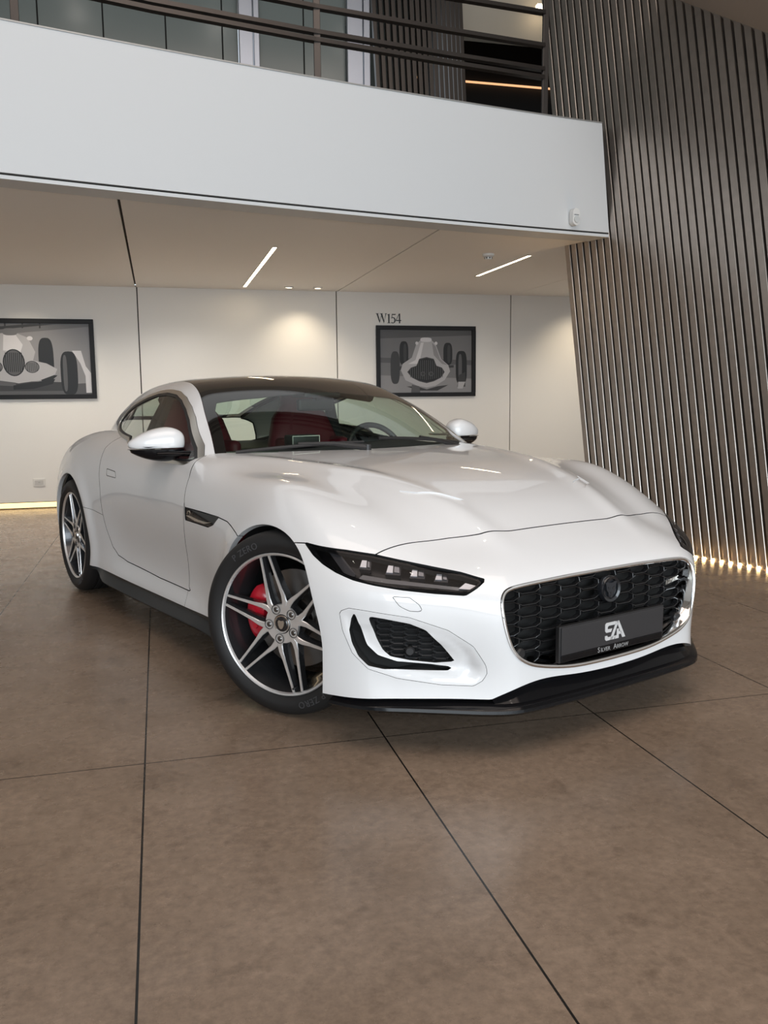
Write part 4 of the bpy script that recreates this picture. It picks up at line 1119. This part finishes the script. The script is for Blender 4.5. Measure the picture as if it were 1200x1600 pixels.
wiper(.60, .02, .035, .05); wiper(-.08, -.66, .025, .05)
cowl = MB(); ys = np.linspace(-.72, .72, 31); V = []
for y in ys:
    bx = -.60-.35*y*y; z_ = float(Htop(np.array([bx]), np.array([abs(y)]))[0]); V += [(bx+.05, y, z_-.012), (bx-.10, y, z_-.020)]
cowl.add(V, [(i*2, i*2+2, i*2+3, i*2+1) for i in range(30)]); cowl.build('cowl_panel', M_SATIN, CAR, fix=True)
# ---- cabin -------------------------------------------------------------------------------
def rbox(a, b, bev, seg=3):
    bm = bmesh.new(); bmesh.ops.create_cube(bm, size=1)
    for v in bm.verts: v.co = Vector([(a[i]+b[i])/2+v.co[i]*(b[i]-a[i]) for i in range(3)])
    bmesh.ops.bevel(bm, geom=bm.edges[:], offset=bev, segments=seg, affect='EDGES', profile=.5); return bm
for s, nm in ((1, 'driver'), (-1, 'passenger')):
    st = empty('seat', (-1.90, s*.37, .30)); st.parent = CAR
    MB().bm(rbox((-.05, -.22, .05), (.50, .22, .20), .05)).build('seat_cushion', M_LEATHER, st, True, 60)
    b = MB(); prof = [(.0, .20, .05), (.20, .245, .07), (.42, .25, .07), (.58, .20, .065), (.66, .13, .06), (.72, .125, .055), (.80, .10, .04)]
    V = []
    for z, hw, th in prof:
        xo = -.08-.22*z
        for k in range(14): w = 2*math.pi*k/14; V.append((xo+th*math.copysign(abs(math.cos(w))**.7, math.cos(w)), hw*math.copysign(abs(math.sin(w))**.7, math.sin(w)), z+.16))
    nr = len(prof); P = [(i*14+k, i*14+(k+1) % 14, (i+1)*14+(k+1) % 14, (i+1)*14+k) for i in range(nr-1) for k in range(14)]+[tuple(range(14)), tuple(range((nr-1)*14, nr*14))]
    b.add(V, P).build('seat_backrest', M_LEATHER, st, True, 60, fix=True)
    for q in (1, -1): MB().bm(rbox((-.16, q*.19-.035, .2), (.02, q*.19+.035, .62), .03)).build('seat_bolster', M_LEATHER, st, True, 60)
d = MB()
n = 25; ys = np.linspace(-.73, .73, n); V = []
for y in ys:
    k = y*y; hump = .018*math.exp(-((y-.38)/.2)**2)
    V += [(-.70-.32*k, y, .855), (-.88-.20*k, y, .915-.03*k+hump*.3), (-1.05-.08*k, y, .925-.04*k+hump), (-1.14, y, .895-.05*k+hump), (-1.18, y, .80), (-1.10, y, .60)]
d.add(V, [(i*6+k, i*6+k+1, i*6+k+7, i*6+k+6) for i in range(n-1) for k in range(5)])
d.build('dashboard', M_DARKINT, CAR, True, 50, fix=True)
dv_ = empty('dash_vent', (-.97, -.245, .935)); dv_.parent = CAR
MB().bm(rbox((-.05, -.078, -.005), (.035, .078, .048), .010)).build('vent_body', M_SATIN, dv_, True)
f = MB()
for p in (((.035, -.074, -.002), (.039, .074, .002)), ((.035, -.074, .041), (.039, .074, .045)), ((.035, -.076, -.002), (.039, -.072, .045)), ((.035, .072, -.002), (.039, .076, .045))): f.box(*p)
f.build('vent_rim', M_TRIM, dv_)
sw_ = empty('steering_wheel', (-1.26, .385, .845)); sw_.parent = CAR; sw_.rotation_euler = (0, math.radians(-24), 0)
R_ = .178
MB().tube([(0, R_*math.sin(a), R_*math.cos(a)) for a in np.linspace(0, 2*math.pi, 48, endpoint=False)], .016, 10, closed=True).build('wheel_ring', M_SATIN, sw_, True, 60)
MB().bm(rbox((-.02, -.065, -.055), (.045, .065, .055), .02)).build('wheel_hub', M_SATIN, sw_, True, 60)
for a in (math.pi/2, -math.pi/2, math.pi): MB().tube([(0, .05*math.sin(a), .05*math.cos(a)), (0, R_*math.sin(a), R_*math.cos(a))], .014, 8).build('spoke', M_SATIN, sw_)
rm = empty('rear_view_mirror', (-1.33, .035, 1.125)); rm.parent = CAR; rm.rotation_euler = (0, 0, .12)
MB().bm(rbox((-.02, -.115, -.032), (.015, .115, .032), .012)).build('mirror_housing', M_SATIN, rm, True, 60)
MB().tube([(.0, 0, .02), (.06, 0, .085)], .010, 8).build('mirror_stem', M_SATIN, rm)
MB().bm(rbox((-1.33, -.11, 1.165), (-1.18, .11, 1.19), .01)).build('camera_housing', M_SATIN, CAR, True)
MB().box((-2.15, -.74, .20), (-.85, .74, .30)).build('cabin_floor', M_DARKINT, CAR)
MB().box((-2.14, -.72, .28), (-2.08, .72, .86), bev=.02).build('cabin_bulkhead', M_DARKINT, CAR)
MB().box((-3.05, -.62, .84), (-2.10, .62, .86)).build('luggage_cover', M_DARKINT, CAR)
MB().bm(rbox((-1.98, -.10, .28), (-1.0, .10, .58), .03)).build('centre_console', M_DARKINT, CAR, True)
for s in (1, -1):
    MB().bm(rbox((-2.06, s*.79-.03, .32), (-1.02, s*.79+.03, .84), .02)).build('door_card', M_LEATHER, CAR, True)
    m = MB(); pts = [on_gh(x, s*(float(YB(x))-.07), -.075) for x in (-1.50, -1.8, -2.1, -2.36)]
    m.tube(pts, .03, 8); m.build('roof_lining', M_HEAD, CAR)
    m = MB(); q = [Vector((-2.02, s*.60, 1.20)), Vector((-2.08, s*.655, 1.05)), Vector((-2.10, s*.71, .90))]
    m.tube([p+Vector((0, -s*.075, -.02)) for p in q], [.03, .04, .05], 10); m.build('rear_pillar_lining', M_HEAD, CAR)
# ---- wheels --------------------------------------------------------------------------------
def wheel(x, y, side, steer, halfw, R=.3435):
    w = empty('wheel', (x, side*y, R)); w.parent = CAR
    w.rotation_euler = (0, 0, (math.pi if side < 0 else 0)+steer)
    hw = halfw
    t = MB()
    half = [(.262, hw-.022), (.266, hw-.010), (.274, hw-.003), (.292, hw+.004), (.300, hw+.005), (.310, hw+.004), (.322, hw-.001), (.333, hw-.010), (.3395, hw-.022), (.3428, hw-.036)]
    tread = []
    for c in (.66, .24, -.24, -.66):
        y0 = c*(hw-.04); tread += [(.3435, y0+.009), (.3365, y0+.006), (.3365, y0-.006), (.3435, y0-.009)]
    t.lathe(half+tread+[(r, -yy) for r, yy in half[::-1]], 96)
    ty = t.build('tyre', M_RUBBER, w, True, 30)
    # shallow tread sipes as a darker relief
    sp_ = MB()
    for k in range(60):
        a = 2*math.pi*k/60
        for c, sk in ((.44, .10), (0, -.10), (-.44, .10), (.83, .06), (-.83, .06)):
            pass
    TXV, TXP = [], []
    for word, a0 in (('P ZERO', math.radians(118)), ('P ZERO', math.radians(-62))):
        V, P = text_mesh(word, .034, .0012, 'CENTER', 1.15); k0 = len(TXV)
        for a, b, c in V:
            r = .288+b; th = a0-a/.30; TXV.append((-r*math.cos(th) if False else r*math.cos(th), hw+.0048+c*1.0, r*math.sin(th)))
        TXP += [tuple(i+k0 for i in p) for p in P]
    # seen from outside (+y looking back) x runs to the left, so mirror the lettering
    TXV = [(-a, b, c) for a, b, c in TXV]
    mesh_obj('tyre_lettering', TXV, [tuple(reversed(p)) for p in TXP], M_LETTER, ty)
    rim = MB(); rim.lathe([(.264, hw-.012), (.2655, hw-.006), (.262, hw-.003), (.2575, hw-.006), (.254, hw-.014)], 96, 0)
    rim.lathe([(.254, hw-.014), (.250, hw-.030), (.243, hw-.060), (.232, hw-.11), (.236, -hw+.04), (.262, -hw+.012)], 96, 1)
    fy = hw-.016; hy = fy-.006
    rim.lathe([(.0, hy-.012), (.034, hy-.012), (.036, hy), (.071, hy+.001), (.074, hy-.006), (.073, hy-.05), (.0, hy-.05)], 72, [1, 1, 0, 0, 1, 1, 1])
    rm_ = rim.build('rim', [M_MACH, M_ALLOY], w, True, 30)
    path = [(.060, .0250, .0125), (.078, .0335, .0120), (.100, .0345, .0100), (.135, .0300, .0070), (.200, .0235, .0055), (.2565, .0185, .0055)]
    def face_y(r): return hy+.001+(fy-hy)*(max(0, r-.08)/.176)**1.35
    for k in range(6):
        sp_ = MB(); a = math.radians(60*k+15)
        for q in (1, -1):
            V = []; 
            for r, tt, wd in path:
                yy = face_y(r); dp = .040-.010*(r-.07)/.19
                for off, dy in ((-wd, -dp), (-wd*.95, -.003), (-wd*.72, 0), (wd*.72, 0), (wd*.95, -.003), (wd*1.7, -dp*.55), (wd*1.7, -dp)):
                    tx = q*(tt+ (off if True else 0)*(-1)); rr = r
                    V.append((rr*math.cos(a)-tx*math.sin(a), yy+dy, rr*math.sin(a)+tx*math.cos(a)))
            n7 = 7; m_ = len(path)
            for i in range(m_-1):
                for j in range(n7):
                    j2 = (j+1) % n7
                    sp_.add([V[i*n7+j], V[i*n7+j2], V[(i+1)*n7+j2], V[(i+1)*n7+j]], [(0, 1, 2, 3)], 0 if j in (2,) else (0 if j in (1, 3) else 1))
            sp_.add(V[:n7], [tuple(range(n7))], 1); sp_.add(V[-n7:], [tuple(range(n7))], 1)
        o = sp_.build('spoke', [M_MACH, M_ALLOY], w, fix=True)
    for k in range(5):
        a = math.radians(72*k-7); m = MB(); m.lathe([(.0, .004), (.006, .004), (.0095, .001), (.0105, -.012)], 12, 0); m.lathe([(.0105, -.0115), (.0150, -.0100), (.0165, .0012), (.0185, .0012)], 20, 1)
        o = m.build('lug_nut', [mat('lug nut steel', (.16, .155, .15), .25, .9), M_ALLOY], w, True); o.location = (.057*math.cos(a), hy+.002, .057*math.sin(a))
    cp = MB(); cp.lathe([(0, .006), (.024, .006), (.028, .003)], 36, 0); cp.lathe([(.028, .003), (.033, .004), (.035, -.006)], 36, 1)
    c_ = cp.build('centre_cap', [mat('centre cap black', (.02, .02, .022), .2, .2, .5), M_CHROME], w, True); c_.location = (0, hy, 0)
    m = MB()
    m.prism([(a_*.001, .0062, b_*.001) for a_, b_ in ((-14,8),(-9,15),(0,12),(9,15),(14,8),(12,-4),(6,-15),(0,-18),(-6,-15),(-12,-4))], (0, .002, 0)); m.build('cap_emblem', M_TRIM, c_, fix=True)
    v = MB().tube([(0, 0, 0), (0, .03, 0)], .004, 8).build('tyre_valve', M_SATIN, w); a = math.radians(255 if side < 0 else 285); v.location = (.236*math.cos(a), hy+.0, .236*math.sin(a))
    dy_ = -.01 if halfw < .135 else .0
    dm = MB(); dm.lathe([(.08, dy_+.014), (.186, dy_+.014), (.188, dy_+.012), (.188, dy_-.012), (.186, dy_-.014), (.08, dy_-.014), (.078, dy_+.03), (.0, dy_+.03)], 72)
    ds = dm.build('brake_disc', M_DISC, w, True, 30)
    cal = empty('brake_caliper', (0, 0, 0)); cal.parent = w; cal['label'] = 'red brake caliper'
    ca = math.radians(155 if side < 0 else 25) if True else 0
    ca = math.radians(4) if side < 0 else math.radians(176)
    m = MB(); V = []; P = []
    na = 14
    for i in range(na+1):
        th = ca-.62+1.24*i/na; e_ = math.sin(math.pi*i/na)**.35
        for r, yy in ((.125, .018), (.128, .050), (.150, .060), (.180, .060), (.206, .048), (.212, .0), (.206, -.045), (.128, -.045)):
            r2 = .165+(r-.165)*(.55+.45*e_); V.append((r2*math.cos(th), dy_+yy*(.6+.4*e_), r2*math.sin(th)))
    for i in range(na):
        for j in range(8): P.append((i*8+j, i*8+(j+1) % 8, (i+1)*8+(j+1) % 8, (i+1)*8+j))
    P += [tuple(range(8)), tuple(range(na*8, na*8+8))]
    m.add(V, P).build('caliper_body', M_RED, cal, True, 40, fix=True)
    for dth in (-.30, .0, .30):
        o = MB().lathe([(0, .006), (.010, .006), (.012, 0)], 16).build('caliper_piston_cap', M_RED, cal, True); o.location = (.165*math.cos(ca+dth), dy_+.058, .165*math.sin(ca+dth))
    return w
STEER = math.radians(28)
wheel(-.032, .795, -1, STEER, .1275); wheel(-.032, .795, 1, STEER, .1275)
wheel(-2.622, .815, -1, 0, .140); wheel(-2.622, .815, 1, 0, .140)
